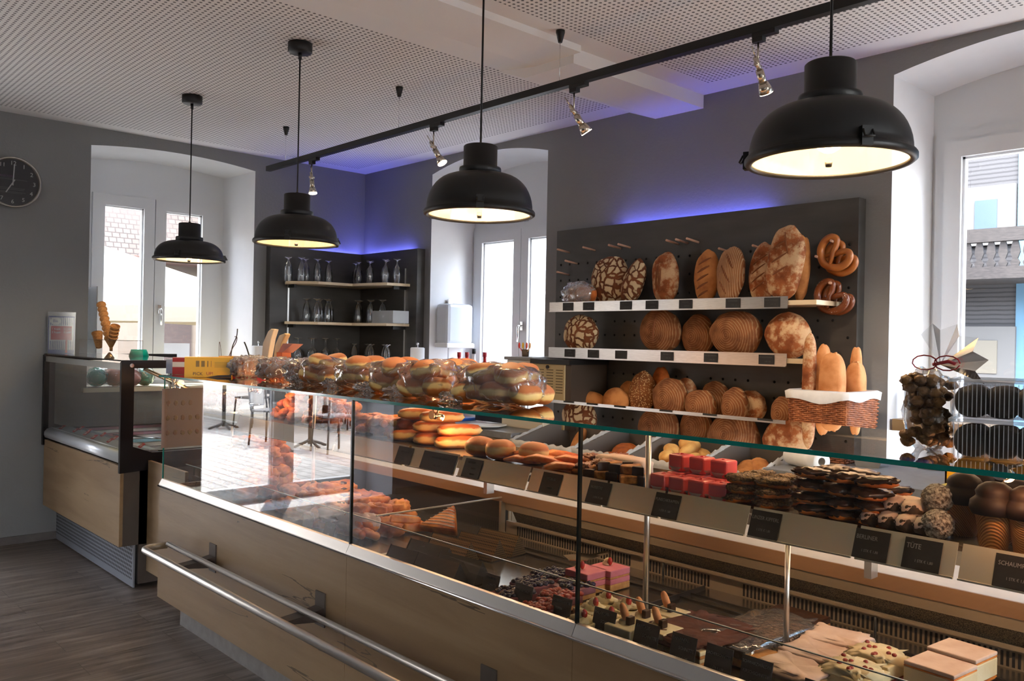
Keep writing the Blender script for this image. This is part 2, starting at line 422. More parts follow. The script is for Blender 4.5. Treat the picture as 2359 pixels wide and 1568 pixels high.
win('window_2', 'y', YB+.42, -5.66, -4.41, .92, 2.47, 2, .085, handle=(1, -1, 1.62), head=.40)
win('window_3', 'y', YB+.42, -1.815, -.50, .92, 2.655, 2, .085, head=.22)
win('window_4', 'x', XR+.35, -3.17, -1.73, .25, 2.72, 2, .06)  # added unseen window, brings daylight in from behind the camera
win('window_5', 'x', XR+.35, 1.53, 3.97, .5, 2.79, 2, .06)  # added unseen window, brightens ceiling and back wall but not the counter front
win('door_1', 'x', XL-.42, -1.28, .56, .0, 2.29, 2, .10)
for nm, mb in (('baseboard_left', MB().box(XL, XL+.012, .62, 1.80, 0, .055).box(XL, XL+.012, YF, -1.34, 0, .055)),
               ('baseboard_back', MB().box(XL, XR, YB-.012, YB, 0, .055)), ('baseboard_front', MB().box(XL, XR, YF, YF+.012, 0, .055))):
    st(nm, mb, noisy('grey_baseboard', (.12, .105, .1), (.16, .14, .13), 12))
st('trim_1', MB().box(XL-.38, XL, 2.02, 3.25, 1.055, 1.088).box(XL, XL+.05, 1.94, 3.31, 1.055, 1.088), mat('stone_sill', (.55, .50, .36), .5))
# ---------------------------------------------------------------- street outside
def paving():
    m = mat('granite_paving', rough=.8); nt = m.node_tree
    b = N(nt, 'TexBrick', Vector=coords(nt), Scale=1.0, Color1=(.30, .29, .275, 1), Color2=(.40, .385, .365, 1), Mortar=(.16, .15, .14, 1), Mortar_Size=.012)
    b.inputs['Brick Width'].default_value = .3; b.inputs['Row Height'].default_value = .16
    setb(m, Base_Color=b.outputs[0]); return m
st('outside_ground', MB().box(-60, XL-TH, -40, 50, -.12, -.04).box(XL-TH, 40, YB+TH, 50, -.12, -.04).box(XL-TH, 40, -40, YF-TH, -.12, -.04), paving())
st('outside_step', MB().box(XL-TH, XL, -1.34, .62, -.12, 0), mat('threshold_stone', (.4, .39, .38), .6))
def tiles():
    m = mat('roof_tiles', rough=.8); nt = m.node_tree
    co = N(nt, 'TexCoord').outputs['Object']
    b = N(nt, 'TexBrick', Vector=co, Scale=1.0, Color1=(.060, .040, .034, 1), Color2=(.038, .025, .021, 1), Mortar=(.008, .006, .005, 1), Mortar_Size=.011)
    b.inputs['Brick Width'].default_value = .13; b.inputs['Row Height'].default_value = .10
    n = N(nt, 'TexNoise', Vector=co, Scale=.8, Detail=4)
    setb(m, Base_Color=mixc(nt, ramp(nt, n.outputs[0], [(.42, (0, 0, 0)), (.62, (.8, .8, .8))]), b.outputs[0], (.03, .024, .022)))
    return m
TILES = tiles()
PLAS = noisy('cream_facade', (.085, .070, .055), (.066, .053, .042), .8, rough=.9, detail=6)
# house with the tiled roof beyond window 1 (street side, about 14 m away)
hs = thing('street_house', 'cream house with steep brown tiled roof seen through the left window', 'building', (-17, 8, 0))
A = onx(226, 560, -16.0); 
ob('wall', MB().box(-22, -16, -2, 8.6, 0, 2.95).box(-22, -15.2, 8.6, 16, -.04, 12), PLAS, hs)
rf = MB(); L_ = 6.2; sl = Matrix.Rotation(R(-58), 4, 'Y')
M_ = Matrix.Translation((-15.6, -3, 2.82)) @ Matrix(((0, -.42, .9075, 0), (1, 0, 0, 0), (0, .9075, .42, 0), (0, 0, 0, 1)))
rf.box(0, 11.5, 0, 8, -.12, 0)
o = ob('roof', rf, TILES, hs); o.matrix_local = Matrix.Translation(-Vector((-17, 8, 0))) @ M_
o.data.transform(Matrix.Translation(Vector((-17, 8, 0)))); 
ob('gutter', MB().tube([(-15.5, -3, 2.80), (-15.5, 8.5, 2.80)], .07), mat('brown_gutter', (.03, .016, .012), .5), hs)
SH = mat('green_shutter', (.02, .06, .05), .6); DKW = noisy('dark_brown_door', (.012, .007, .006), (.02, .011, .009), 10, (1, 1, 6))
ob('shutter', MB().box(-15.2, -15.12, 8.95, 9.5, 6.0, 7.2), SH, hs)
ob('door', MB().box(-16.0, -15.93, 5.95, 6.5, 0, 1.95), DKW, hs)
ob('downpipe', MB().tube([(-15.1, 8.75, 0), (-15.1, 8.75, 7)], .06), mat('grey_pipe', (.05, .045, .045), .5), hs)
ob('window', MB().box(-15.2, -15.15, 10.6, 11.5, 3.0, 4.2), mat('dark_pane', (.04, .045, .05), .1), hs)
# parasol on the pavement
um = thing('market_parasol', 'large cream parasol open on the pavement outside the left window', 'parasol', (-10.1, 3.9, 0))
cn = mat('cream_canvas', (.3, .285, .25), .8); pc = MB(); Rr = 2.6
ap = Vector((-10.1, 2.55, 2.62)); um.location = (-10.1, 2.55, -.04)
cor = [Vector((-10.1 + Rr*math.cos(R(45 + 90*k)), 2.55 + Rr*math.sin(R(45 + 90*k)), 1.80)) for k in range(4)]
for k in range(4):
    a_, b_ = cor[k], cor[(k+1) % 4]; mids = [a_.lerp(b_, t/6) + Vector((0, 0, -.04*math.sin(PI*t/6))) for t in range(7)]
    for t in range(6): pc.add([ap, mids[t], mids[t+1]], [(0, 1, 2)]); pc.add([mids[t], mids[t] - Vector((0, 0, .15)), mids[t+1] - Vector((0, 0, .15)), mids[t+1]], [(0, 1, 2, 3)])
co_ = ob('canopy', pc, cn, um); nt = cn.node_tree
tl = N(nt, 'BsdfTranslucent', Color=(.40, .33, .17, 1)); mx = N(nt, 'MixShader', i0=.45, i1=nt.nodes['Principled BSDF'].outputs[0], i2=tl.outputs[0])
nt.links.new(mx.outputs[0], nt.nodes['Material Output'].inputs['Surface'])
mx = co_.modifiers.new('s', 'SOLIDIFY'); mx.thickness = .004
ob('pole', MB().cyl((-10.1, 2.55, -.04), (-10.1, 2.55, 2.52), .03), mat('white_pole', (.7, .7, .68), .4), um)
ob('base', MB().lathe([(.32, 0), (.32, .08), (.06, .1), (.05, .3)], (-10.1, 2.55, -.04)), BLACK, um)
ribs = MB()
for c_ in cor: ribs.tube([ap - Vector((0, 0, .06)), c_ + Vector((0, 0, .02))], .014, 6)
ob('rib', ribs, mat('white_pole', (.7, .7, .68), .4), um)
for k_, (x_, y_) in enumerate(((-13.6, -4.6), (-17.2, -2.6), (-15.6, -8.6))): dup(um, (x_, y_, -.04), None, ['added cream parasol shading the bistro tables opposite the door', 'added cream parasol shading the square farther back', 'added cream parasol shading the far left of the pavement tables'][k_])  # parasol copies added to cast shade over the far pavement
# iron railing with a banner outside window 1
rl = thing('street_railing', 'low wrought iron railing on the pavement behind the banner', 'railing', (-8.6, 3, -.04))
rb = MB().tube([(-8.6, .9, 1.05), (-8.6, 5.4, 1.05)], .018).tube([(-8.6, .9, .2), (-8.6, 5.4, .2)], .018)
for i in range(38):
    y = .9 + i*.12; rb.tube([(-8.6, y, -.04), (-8.6, y, .72), (-8.6, y+.03, .85), (-8.6, y+.06, .95), (-8.6, y+.09, .85), (-8.6, y+.12, .72)], .008, 5)
ob('bars', rb, mat('weathered_iron', (.018, .019, .02), .6), rl)
bn = thing('banner', 'white banner with blue scallops reading FLANYEK hung on the railing', 'banner', (-8.56, 3.35, .6))
p0, p1 = onx(370, 790, -8.5), onx(441, 824, -8.5)
b0, b1, t0, t1 = p0.y, p1.y, .72, p0.z
ob('cloth', MB().box(-8.56, -8.55, b0, b1, t0, t1), mat('white_banner', (.42, .43, .44), .6), bn)
sb = MB()
for i in range(4):
    cy = b0 + (b1-b0)*(i+.5)/4*.96; sb.prism([(cy + .9*(b1-b0)/8*math.cos(R(a)), t1 - .135*(t1-t0)/.5 + .045*math.sin(R(a))) for a in range(0, 181, 20)], 'x', -8.549, -8.546)
ob('scallops', sb, mat('sky_blue_print', (.06, .14, .18), .6), bn)
ob('stripe', MB().box(-8.549, -8.546, b0, b1, t1 - .158*(t1-t0)/.5, t1 - .145*(t1-t0)/.5), RED, bn)
text('lettering', 'FLANYEK', (t1-t0)*.36, frame_m((-8.545, (b0+b1)/2, t1 - (t1-t0)*.62), (0, 1, 0), (0, 0, 1)), mat('grey_print', (.02, .022, .03), .6), bn, squash=.9*(b1-b0)/((t1-t0)*.36*4.4))
# bistro furniture on the sunny pavement (seen mirrored in the showcase glass)
WIK = noisy('dark_wicker', (.03, .03, .035), (.25, .25, .26), 60, rough=.6)
def chair():
    t = thing('bistro_chair', 'dark woven bistro chair on the sunny pavement', 'chair', (0, 0, 0), 'bistro chairs on the pavement')
    ob('seat', MB().box(-.21, .21, -.21, .21, .43, .46), WIK, t, bev=.01)
    ob('backrest', MB().tube([(-.2, .2, .45), (-.21, .25, .85), (0, .27, .93), (.21, .25, .85), (.2, .2, .45)], .015).box(-.17, .17, .225, .235, .5, .86), WIK, t)
    for x, y in ((-.19, -.19), (.19, -.19), (-.19, .19), (.19, .19)): ob('leg', MB().cyl((x*1.15, y*1.15, -.04), (x, y, .45), .014), BLACK, t)
    return t
ch = chair(); cf = True
def table(x, y):
    t = thing('bistro_table', 'round white bistro table on the sunny pavement', 'table', (x, y, -.04), 'bistro tables on the pavement')
    ob('tabletop', MB().lathe([(.34, .70), (.35, .715), (.34, .73)], (x, y, 0), 32), WHITEP, t)
    ob('pedestal', MB().cyl((x, y, 0), (x, y, .7), .03).tube([(x-.25, y, -.03), (x, y, .06), (x+.25, y, -.03)], .02).tube([(x, y-.25, -.03), (x, y, .06), (x, y+.25, -.03)], .02), BLACK, t)
for i, (x, y) in enumerate([(-10.6, -2.6), (-12.2, -4.6), (-13.4, -2.6), (-11.4, -6.8)]):
    table(x, y)
    for k in range(2):
        a = i*.9 + k*2.6; p = (x + .62*math.cos(a), y + .62*math.sin(a), 0); rz = a - PI/2
        if cf: ch.location = p; ch.rotation_euler = (0, 0, rz); cf = False
        else: dup(ch, p, (0, 0, rz))
# far buildings closing the street
FAC = noisy('far_facade', (.5, .45, .4), (.42, .38, .34), .5, rough=.9)
for i, (x0, x1, y0, y1, h, lb) in enumerate([(-30, -22, -40, -4, 9, 'long ochre facade across the square beyond the glass door'),
                                             (-20, 10, -26, -20, 8, 'pale facade across the street behind the shop front')]):
    t = thing('town_house', lb, 'building', ((x0+x1)/2, (y0+y1)/2, -.04))
    ob('wall', MB().box(x0, x1, y0, y1, -.04, h), FAC, t)
    for k in range(6):
        for z in (1.2, 4.3):
            u = (y0 if i == 0 else x0) + 2 + k*4.6
            ob('window', MB().box(*((x1, x1+.04, u, u+1) if i == 0 else (u, u+1, y1, y1+.04)), z, z+1.5), MATS['dark_pane'], t)
# white yard wall with a lantern beyond window 2
yw = thing('yard_building', 'sunlit white building close outside the middle window', 'building', (-9, 7.6, -.04))
ob('wall', MB().box(-14.6, -5.05, 7.4, 10, -.04, 6), mat('white_render', (.22, .23, .24), .9), yw)
ob('door', MB().box(-7.35, -6.62, 7.37, 7.4, .0, 2.62), mat('pale_door', (.16, .18, .2), .5), yw)
ob('canopy', MB().box(-7.5, -6.3, 7.2, 7.4, 2.95, 3.05), mat('grey_canopy', (.07, .06, .06), .5), yw)
lt = thing('wall_lantern', 'small grey lantern on the white building outside the middle window', 'lantern', (-6.95, 7.36, 1.6))
lc = ony(1199, 760, 7.3)
lt.location = lc
ob('housing', MB().lathe([(.05, -.12), (.085, .1), (.1, .11), (.02, .16)], lc, 6, smooth=False), mat('lantern_grey', (.05, .05, .055), .5), lt)
ob('bracket', MB().cyl(lc, lc + Vector((0, .1, 0)), .015), mat('lantern_grey', (.05, .05, .055), .5), lt)
# house beyond window 3: dark siding, wooden balcony, blue render
YH = 12.0
nh = thing('balcony_house', 'house with grey timber siding, blue render and carved wooden balcony', 'building', (-3, YH+2, -.04))
SID = mat('grey_siding', rough=.7); nt = SID.node_tree
wv = N(nt, 'TexWave', {'bands_direction': 'Z'}, Vector=coords(nt), Scale=5.5, Distortion=.8, Detail=3)
setb(SID, Base_Color=ramp(nt, wv.outputs[0], [(.1, (.014, .014, .016)), (.5, (.034, .034, .037))]))
q = lambda x, y: ony(x, y, YH)
xb = q(2347, 450).x; xw0, xw1 = q(2228, 500).x, q(2341, 500).x
ob('wall', MB().box(xw0-6, xb, YH, YH+4, -.04, 8), SID, nh)
ob('blue_wall', MB().box(xb, xb+7, YH-.03, YH+4, -.04, 8), mat('sky_blue_render', (.06, .125, .19), .9), nh)
for (px0, py0, px1, py1) in ((2228, 436, 2341, 562), (2225, 752, 2341, 880)):
    a_, b_ = q(px0, py0), q(px1, py1)
    wf = ob('window', MB().box(a_.x, b_.x, YH-.08, YH, b_.z, a_.z), mat('bright_white', (.07, .07, .07), .6), nh)
    ob('pane', MB().box(a_.x+.13, b_.x-.2, YH-.1, YH-.08, b_.z+.1, a_.z-.18), mat('sky_pane' if py0 < 500 else 'shop_pane', (.035, .055, .10) if py0 < 500 else (.10, .092, .075), .2), wf)
zb0, zb1 = q(2290, 655).z, q(2290, 548).z
bw = noisy('weathered_wood', (.008, .0065, .0065), (.018, .015, .0145), 14, (1, 1, 4), .8)
ob('balcony_floor', MB().box(xw0-4, xb+5, YH-1.0, YH, zb0-.0, zb0+.14), bw, nh)
ob('balcony_rail', MB().box(xw0-4, xb+5, YH-1.0, YH-.9, zb1-.16, zb1), bw, nh)
bl = MB(); hb_ = zb1 - zb0 - .3
for i in range(90):
    x = xw0 - 2 + i*.13; pr = [(-.03, 0), (-.045, .15), (-.02, .3), (-.045, .55), (-.035, .8), (-.02, 1)]
    bl.prism([(x + a, zb0 + .14 + t*hb_) for a, t in pr] + [(x - a + .012, zb0 + .14 + t*hb_) for a, t in pr[::-1]], 'y', YH-.97, YH-.94)
ob('balusters', bl, bw, nh)
# ---------------------------------------------------------------- pendant lamps, light track
CREAM = mat('cream_enamel', (.86, .76, .60), .45)
BULB = mat('lamp_bulb', (1, .8, .5), .5, emit=(1, .72, .36), es=26)
CLG = thin_glass('pendant_glass', (.99, .97, .93), 1.5, .05)
def pendant(x, y, ztop, zrim, label, d=.43):
    """ztop: top of the collar, zrim: rim height"""
    t = thing('pendant_lamp', label, 'pendant lamp', (x, y, zrim), 'black dome pendant lamps over the counter')
    c = (x, y, 0); h = ztop - zrim; r = d/2
    ob('ceiling_canopy', MB().lathe([(.001, ZC-.052), (.055, ZC-.052), (.062, ZC-.046), (.062, ZC-.002)], c, 28).lathe([(.009, ZC-.085), (.009, ZC-.05)], c, 10), BLACK, t)
    ob('cord', MB().cyl((x, y, ztop), (x, y, ZC-.08), .0042, 8), BLACK, t)
    cr, ch_ = d*.155, .085
    z1 = ztop - ch_
    dome = [(.006, ztop+.012), (.012, ztop+.002), (cr-.004, ztop), (cr, ztop-.004), (cr, z1), (cr*1.22, z1-.002), (cr*1.24, z1-.008), (cr*1.24, z1-.026)]
    zb = z1 - .028; hh = zb - (zrim+.012)
    for i in range(13):
        a = PI/2*i/12; dome.append((cr*1.18 + (r*.97 - cr*1.18)*math.sin(a)**.86, zrim+.012 + hh*math.cos(a)**.95))
    dome += [(r*1.0, zrim+.012), (r*1.02, zrim+.006), (r*1.02, zrim-.004), (r*.985, zrim-.010), (r*.93, zrim-.008), (r*.93, zrim)]
    ob('shade', MB().lathe(dome, c, 56, caps=False), BLACK, t)
    inn = [(r*.93, zrim)] + [(cr*.6 + (r*.93 - cr*.6)*math.sin(PI/2*(1-i/10)), zrim + (hh-.02)*math.cos(PI/2*(1-i/10))) for i in range(1, 11)] + [(.001, zrim+hh-.02)]
    ob('reflector', MB().lathe(inn, c, 48, caps=False), CREAM, t)
    ob('cover_glass', MB().lathe([(.001, zrim-.004), (r*.94, zrim-.004)], c, 40, caps=False), CLG, t)
    ob('knob', MB().lathe([(.008, zrim-.016), (.01, zrim-.004)], c, 12), BLACK, t)
    for k in range(3):
        a = R(200 + 120*k); u = Vector((math.cos(a), math.sin(a), 0)); p = Vector((x, y, zrim)) + u*r*.99
        m = MB().box(-.010, .012, -.014, .014, -.008, .040); m.tube([(.012, -.012, .03), (.022, -.012, .012), (.022, .012, .012), (.012, .012, .03)], .003, 6)
        m.xf(Matrix.Translation(p) @ Matrix.Rotation(a, 4, 'Z')); ob('clamp', m, BLACK, t)
    b = ob('bulb', MB().blob((x, y, zrim+hh*.55), (.045, .045, .055), nu=16, nv=10), BULB, t)
    lamp('pendant_light', 'POINT', (x, y, zrim+hh*.30), 11, (1, .70, .40), t, .05)
    return t
PY = 2.17
pendant(-5.38, PY, 2.205, 1.975, 'leftmost and farthest black dome pendant lamp, in front of the left window')
pendant(-3.995, PY, 2.235, 1.985, 'black dome pendant lamp, second from the left, above the glassware corner')
pendant(-2.54, PY, 2.262, 1.995, 'black dome pendant lamp, third from the left, in front of the middle window')
pendant(-1.10, PY, 2.262, 2.000, 'rightmost and nearest black dome pendant lamp, beside the right window')
TY, TZ = 2.975, 2.75
tr = thing('light_track', 'long black ceiling light track hung on thin wires along the counter', 'light track', (-5.93, TY, TZ))
ob('rail', MB().box(-5.93, 2.2, TY-.018, TY+.018, TZ-.018, TZ+.018), BLACK, tr)
for x in (-5.66, -4.25, -2.9, -1.5, -.1, 1.3):
    ob('wire', MB().cyl((x, TY, TZ+.018), (x, TY, ZC-.06), .0012, 5), CHROME, tr)
    ob('ceiling_cone', MB().lathe([(.010, ZC-.06), (.022, ZC-.012), (.022, ZC-.001)], (x, TY, 0), 16), BLACK, tr)
NICK = mat('satin_nickel', (.62, .56, .47), .25, 1.0)
SPOTE = mat('spot_bulb', (1, .85, .7), .4, emit=(1, .80, .55), es=30)
def spot(x, d, label, e=18):
    t = thing('track_spotlight', label, 'spotlight', (x, TY, TZ-.018), 'nickel spotlights on the ceiling track')
    ob('adapter', MB().box(x-.05, x+.05, TY-.016, TY+.016, TZ-.036, TZ-.018).box(x-.05, x-.005, TY-.014, TY+.014, TZ-.055, TZ-.036), BLACK, t)
    d = Vector(d).normalized(); j = Vector((x-.03, TY, TZ-.145))
    ob('stem', MB().cyl((x-.03, TY, TZ-.055), j, .004, 8).cyl(j - Vector((0, .02, 0)), j + Vector((0, .02, 0)), .007, 10), NICK, t)
    ob('lamp_body', MB().cyl(j - d*.035, j + d*.03, .010, 14).cyl(j + d*.02, j + d*.075, .016, 18).cyl(j + d*.075, j + d*.115, .019, 20, r2=.030).cyl(j - d*.08, j - d*.03, .003, 6), NICK, t)
    ob('bulb_face', MB().cyl(j + d*.1152, j + d*.1175, .0275, 20), SPOTE, t)
    lamp('spot_light', 'SPOT', j + d*.13, e, (1, .80, .56), t, .02, d.to_track_quat('-Z', 'Y').to_euler(), R(58), .6)
spot(-5.25, (.18, .0, -.9), 'track spotlight nearest the room corner, pointing almost straight down')
spot(-3.87, (.45, .2, -.8), 'track spotlight, second from the room corner, tilted to the right', 24)
spot(-2.77, (.28, .55, -.85), 'track spotlight beside the ceiling beam', 12)
spot(-1.78, (-.02, .6, -.8), 'track spotlight closest to the big right-hand pendant lamp', 12)
# ---------------------------------------------------------------- wall clock
ck = thing('wall_clock', 'round black wall clock with silver rim and white numerals reading seven', 'clock', (XL, 1.466, 2.535))
Mc = Matrix(((0, 0, 1, XL+.001), (1, 0, 0, 1.466), (0, 1, 0, 2.535), (0, 0, 0, 1)))
def cm(mb): return mb.xf(Mc)
ob('rim', cm(MB().lathe([(.160, 0), (.176, .002), (.178, .028), (.172, .034), (.164, .030), (.160, .012)], n=48, caps=False)), mat('clock_rim', (.36, .34, .31), .35, .6), ck)
ob('face', cm(MB().lathe([(.001, .012), (.166, .012)], n=48, caps=False)), mat('clock_face', (.014, .013, .018), .3), ck)
CW = mat('clock_white', (.5, .5, .5), .6); nm = MB()
for h_ in range(1, 13):
    a = R(90 - 30*h_); text('numeral', str(h_), .040, Mc @ Matrix.Translation((.134*math.cos(a), .134*math.sin(a)-.013, .0125)), CW, ck)
text('face_lettering', 'BAECKEREI', .018, Mc @ Matrix.Translation((-.035, .035, .0125)), mat('purple_print', (.12, .05, .12), .6), ck)
ln = MB()
for k, (a, b, z) in enumerate(((-.08, .075, -.042), (-.09, .07, -.052), (-.095, .08, -.068), (-.09, .06, -.076), (-.1, .09, .018))): ln.box(a, b, z, z+.003, .012, .0128)
ob('face_lines', cm(ln), mat('clock_grey', (.10, .10, .10), .6), ck)
for nm_, ang, L in (('hour_hand', -120, .085), ('minute_hand', 87, .125)):
    m = MB().box(-.022, L, -.0035, .0035, .016, .018); m.xf(Matrix.Rotation(R(ang), 4, 'Z')); ob(nm_, cm(m), mat('hand_grey', (.45, .45, .46), .4), ck)
# ---------------------------------------------------------------- bread rack
RK0, RK1, RKY, RKZ = -4.165, -2.0, 4.28, 2.275
rk = thing('bread_rack', 'wide anthracite bread rack panel with three shelves on the back wall', 'bread rack', (-3.1, RKY, .94))
pn = MB().box(RK0, RK1, RKY, RKY+.02, .94, RKZ).box(RK0, RK0+.02, RKY+.02, YB-.001, .94, RKZ).box(RK1-.02, RK1, RKY+.02, YB-.001, .94, RKZ)
ob('back_panel', pn, DARKP, rk)
hl = MB(); q_ = lambda x, z, r=.008: hl.lathe([(r, 0), (.001, .001)], (x, RKY-.0015, z), 10, 0, Matrix.Rotation(R(90), 3, 'X'))
for i in range(26):
    for z in (2.035, 1.925, 1.81, 1.64, 1.55, 1.30, 1.21): 
        x = RK0 + .045 + i*.083
        if (i*7 + int(z*40)) % 5 != 0 or z > 2: q_(x, z)
ob('peg_holes', hl, mat('hole_black', (.002, .002, .002), .9), rk)
for (px, py) in ((1284, 574), (1343, 569), (1402, 564), (1424, 562), (1535, 553), (1557, 551), (1582, 549), (1302, 600), (1283, 626), (1656, 572), (1734, 565)):
    p = ony(px, py, RKY-.12); ob('peg', MB().cyl(p, p + Vector((0, .12, -.012)), .007, 8), mat('copper_peg', (.62, .36, .25), .4), rk)
PP = [ony(px, py, RKY-.12) for px, py in ((1914, 554), (1879, 590), (1911, 651))]
for p in PP: ob('peg', MB().cyl(p, p + Vector((0, .12, -.012)), .007, 8), mat('copper_peg'), rk)
LIPY = 4.0
for k, (z, zt, x1) in enumerate(((1.712, 1.757, -2.08), (1.412, 1.462, -2.14), (1.045, 1.08, -2.14))):
    ob('shelf_board', MB().box(-3.90 if k < 2 else -3.58, x1 if k < 2 else -2.2, LIPY+.006, RKY, z, z+.024), SHELFW, rk)
    if k < 2: ob('metal_lip', MB().box(-3.945, -2.232, LIPY-.004, LIPY, z-.014, zt).box(-3.945, -2.232, LIPY-.012, LIPY, z-.018, z-.014), STEEL, rk)
LED = mat('blue_led', (.1, .1, 1), .5, emit=(.15, .17, 1.0), es=22)
ob('led_strip', MB().box(-3.65, -2.55, YB-.055, YB-.035, RKZ-.045, RKZ-.035), LED, rk)
def tag(p, wx, h, lines, label, M=None, cat='price tag', grp=None, tilt=0, mi=PAPERB, chalk=CHALK, face=None):
    """small blackboard; p bottom centre front, faces -y"""
    t = thing('price_tag', label, cat, p, grp)
    Mt = Matrix.Translation(p) @ (M if M is not None else Matrix.Rotation(R(-tilt), 4, 'X'))
    ob('board', MB().box(-wx/2, wx/2, 0, .003, 0, h).xf(Mt), mi, t, bev=.0004)
    n = len(lines)
    for i, (s, sz, sx) in enumerate(lines):
        zz = h*(1 - (i + .8)/(n + .35))
        text('lettering', s, sz, Mt @ frame_m((sx*wx, -.0006, zz), (1, 0, 0), (0, 0, 1)), chalk, t, depth=.0002, squash=.82)
    return t
lip1 = [(1308, 706, 'ROGGEN'), (1355, 704, 'BAUERN'), (1441, 703, 'HAUSBROT'), (1501, 701, 'KRUSTENBROT'), (1579, 700, 'WECKEN'), (1688, 697, 'VINTSCHGER'), (1778, 695, 'PANE TOSCANA')]
lip2 = [(1312, 811, 'DINKEL'), (1366, 813, 'LANDBROT'), (1430, 815, 'KORNBROT'), (1536, 818, 'NUSSBROT'), (1637, 821, 'DAS BESONDERE'), (1765, 824, 'ROGGENRINDE')]
pos = ['first', 'second', 'third', 'fourth', 'fifth', 'sixth', 'seventh']
for nm_, L, z0 in (('upper', lip1, 1.7015), ('lower', lip2, 1.403)):
    for i, (px, py, s) in enumerate(L):
        p = ony(px, py, LIPY-.008); tag((p.x, LIPY-.009, z0), .088, .05, [(s, .0125, 0), ('1 STK  3,20', .009, .1)], 'small price tag, %s from the left on the %s bread shelf' % (pos[i], nm_), chalk=CHALKD)
# ---------------------------------------------------------------- corner shelving for glassware
cs = thing('corner_shelf_unit', 'anthracite corner panel unit with pale wood shelves for glassware', 'shelf', (-6.5, 4.2, .94))
ob('back_panel', MB().box(XL+.06, XL+.08, 3.385, 4.28, .94, 2.262).box(XL, XL+.06, 3.385, 3.405, .94, 2.262).box(XL+.06, -5.80, 4.28, 4.30, .94, 2.262).box(-5.82, -5.80, 4.3, YB-.001, .94, 2.262), DARKP, cs)
for z in (1.965, 1.625, 1.29):
    a = [(XL+.08, 3.52), (XL+.20, 3.47), (XL+.40, 3.66), (XL+.42, 3.98), (-6.02, 4.02), (-5.92, 4.06), (-5.90, 4.28), (XL+.08, 4.28)]
    ob('shelf_board', MB().prism(a, 'z', z-.022, z), SHELFW, cs)
    for (x, y) in ((XL+.09, 3.56), (-5.96, 4.27)): ob('bracket', MB().box(x-.01, x+.10 if x < -6.3 else x+.01, y-.01 if x < -6.3 else y-.12, y+.01, z-.05, z-.022), BLACK, cs)
for (x, y) in ((XL+.081, 3.56), (-5.96, 4.279)): ob('slotted_upright', MB().box(x-.001, x+.002, y-.012, y+.002, 1.0, 2.1), STEELR, cs)
ob('led_strip', MB().box(XL+.02, XL+.04, 3.8, 4.3, 2.235, 2.245).box(-6.68, -5.95, YB-.04, YB-.02, 2.235, 2.245), LED, cs)
# drinking glasses upside down
def glass(kind):
    t = MB()
    P = {'pils': [(.032, .0), (.036, .02), (.033, .11), (.020, .155), (.007, .17), (.007, .185), (.012, .19), (.034, .20), (.034, .204)],
         'tulip': [(.026, 0), (.030, .02), (.036, .07), (.030, .12), (.010, .15), (.006, .165), (.006, .19), (.033, .2), (.033, .203)],
         'wine': [(.028, 0), (.038, .03), (.040, .06), (.028, .095), (.005, .11), (.004, .18), (.005, .19), (.034, .196), (.034, .199)],
         'cup': [(.034, 0), (.037, .03), (.028, .10), (.014, .13), (.006, .14), (.032, .152), (.032, .155)]}[kind]
    t.lathe(P, (0, 0, 0), 18, caps=False); return t
GP = {}
def put_glass(kind, x, y, z, label, grp):
    if kind not in GP:
        o = ob('stemmed_glass', glass(kind), DRINK, None, label, 'glass', grp, origin=(0, 0, 0)); GP[kind] = o; o.location = (x, y, z)
    else: dup(GP[kind], (x, y, z), None, label, grp)
def row(pts, kind, label, grp):
    for px, py, zz, dd in pts:
        # shelf height zz; stand dd in front of the panel
        p = onz(px, py, zz) if dd is None else None
        put_glass(kind, p.x, p.y, zz+.0005, label, grp)
def onshelf(px, z, left): 
    return (onx(px, 700, XL+.20).y if left else ony(px, 700, 4.15).x)
for z, L, Rr_, kl, kr, nl, nr in ((1.965, (664, 685, 704, 722, 757), (816, 836, 849, 862, 886, 898, 911), 'pils', 'tulip', 'tall ribbed glasses upside down, left wing of the top glass shelf', 'bulbous beer glasses upside down, right wing of the top glass shelf'),
                                  (1.625, (708, 722, 739, 746, 762), (826, 836, 852, 865, 879), 'pils', 'pils', 'plain tumblers upside down, left wing of the middle glass shelf', 'tapered glasses upside down, right wing of the middle glass shelf'),
                                  (1.29, (690, 711, 726, 743, 755, 770), (815, 829, 848, 868, 886, 905), 'wine', 'cup', 'wine glasses upside down, left wing of the lowest glass shelf', 'dessert cups upside down, right wing of the lowest glass shelf')):
    for i, px in enumerate(L): put_glass(kl, XL+.19 + .07*(i % 2), onshelf(px, z, True), z+.0005, nl[:-1] + nl[-1], nl)
    for i, px in enumerate(Rr_): put_glass(kr, onshelf(px, z, False), 4.16 - .06*(i % 2), z+.0005, nr, nr)
bx = thing('plastic_box', 'frosted plastic storage box beside the glasses on the middle glass shelf', 'box', (-6.05, 4.17, 1.625))
p0, p1 = ony(878, 690, 4.15), ony(926, 722, 4.15)
ob('body', MB().box(p0.x, p1.x, 4.06, 4.22, 1.626, 1.73), thin_glass('frosted_plastic', (.75, .78, .82), 1.4, .3, .25), bx)
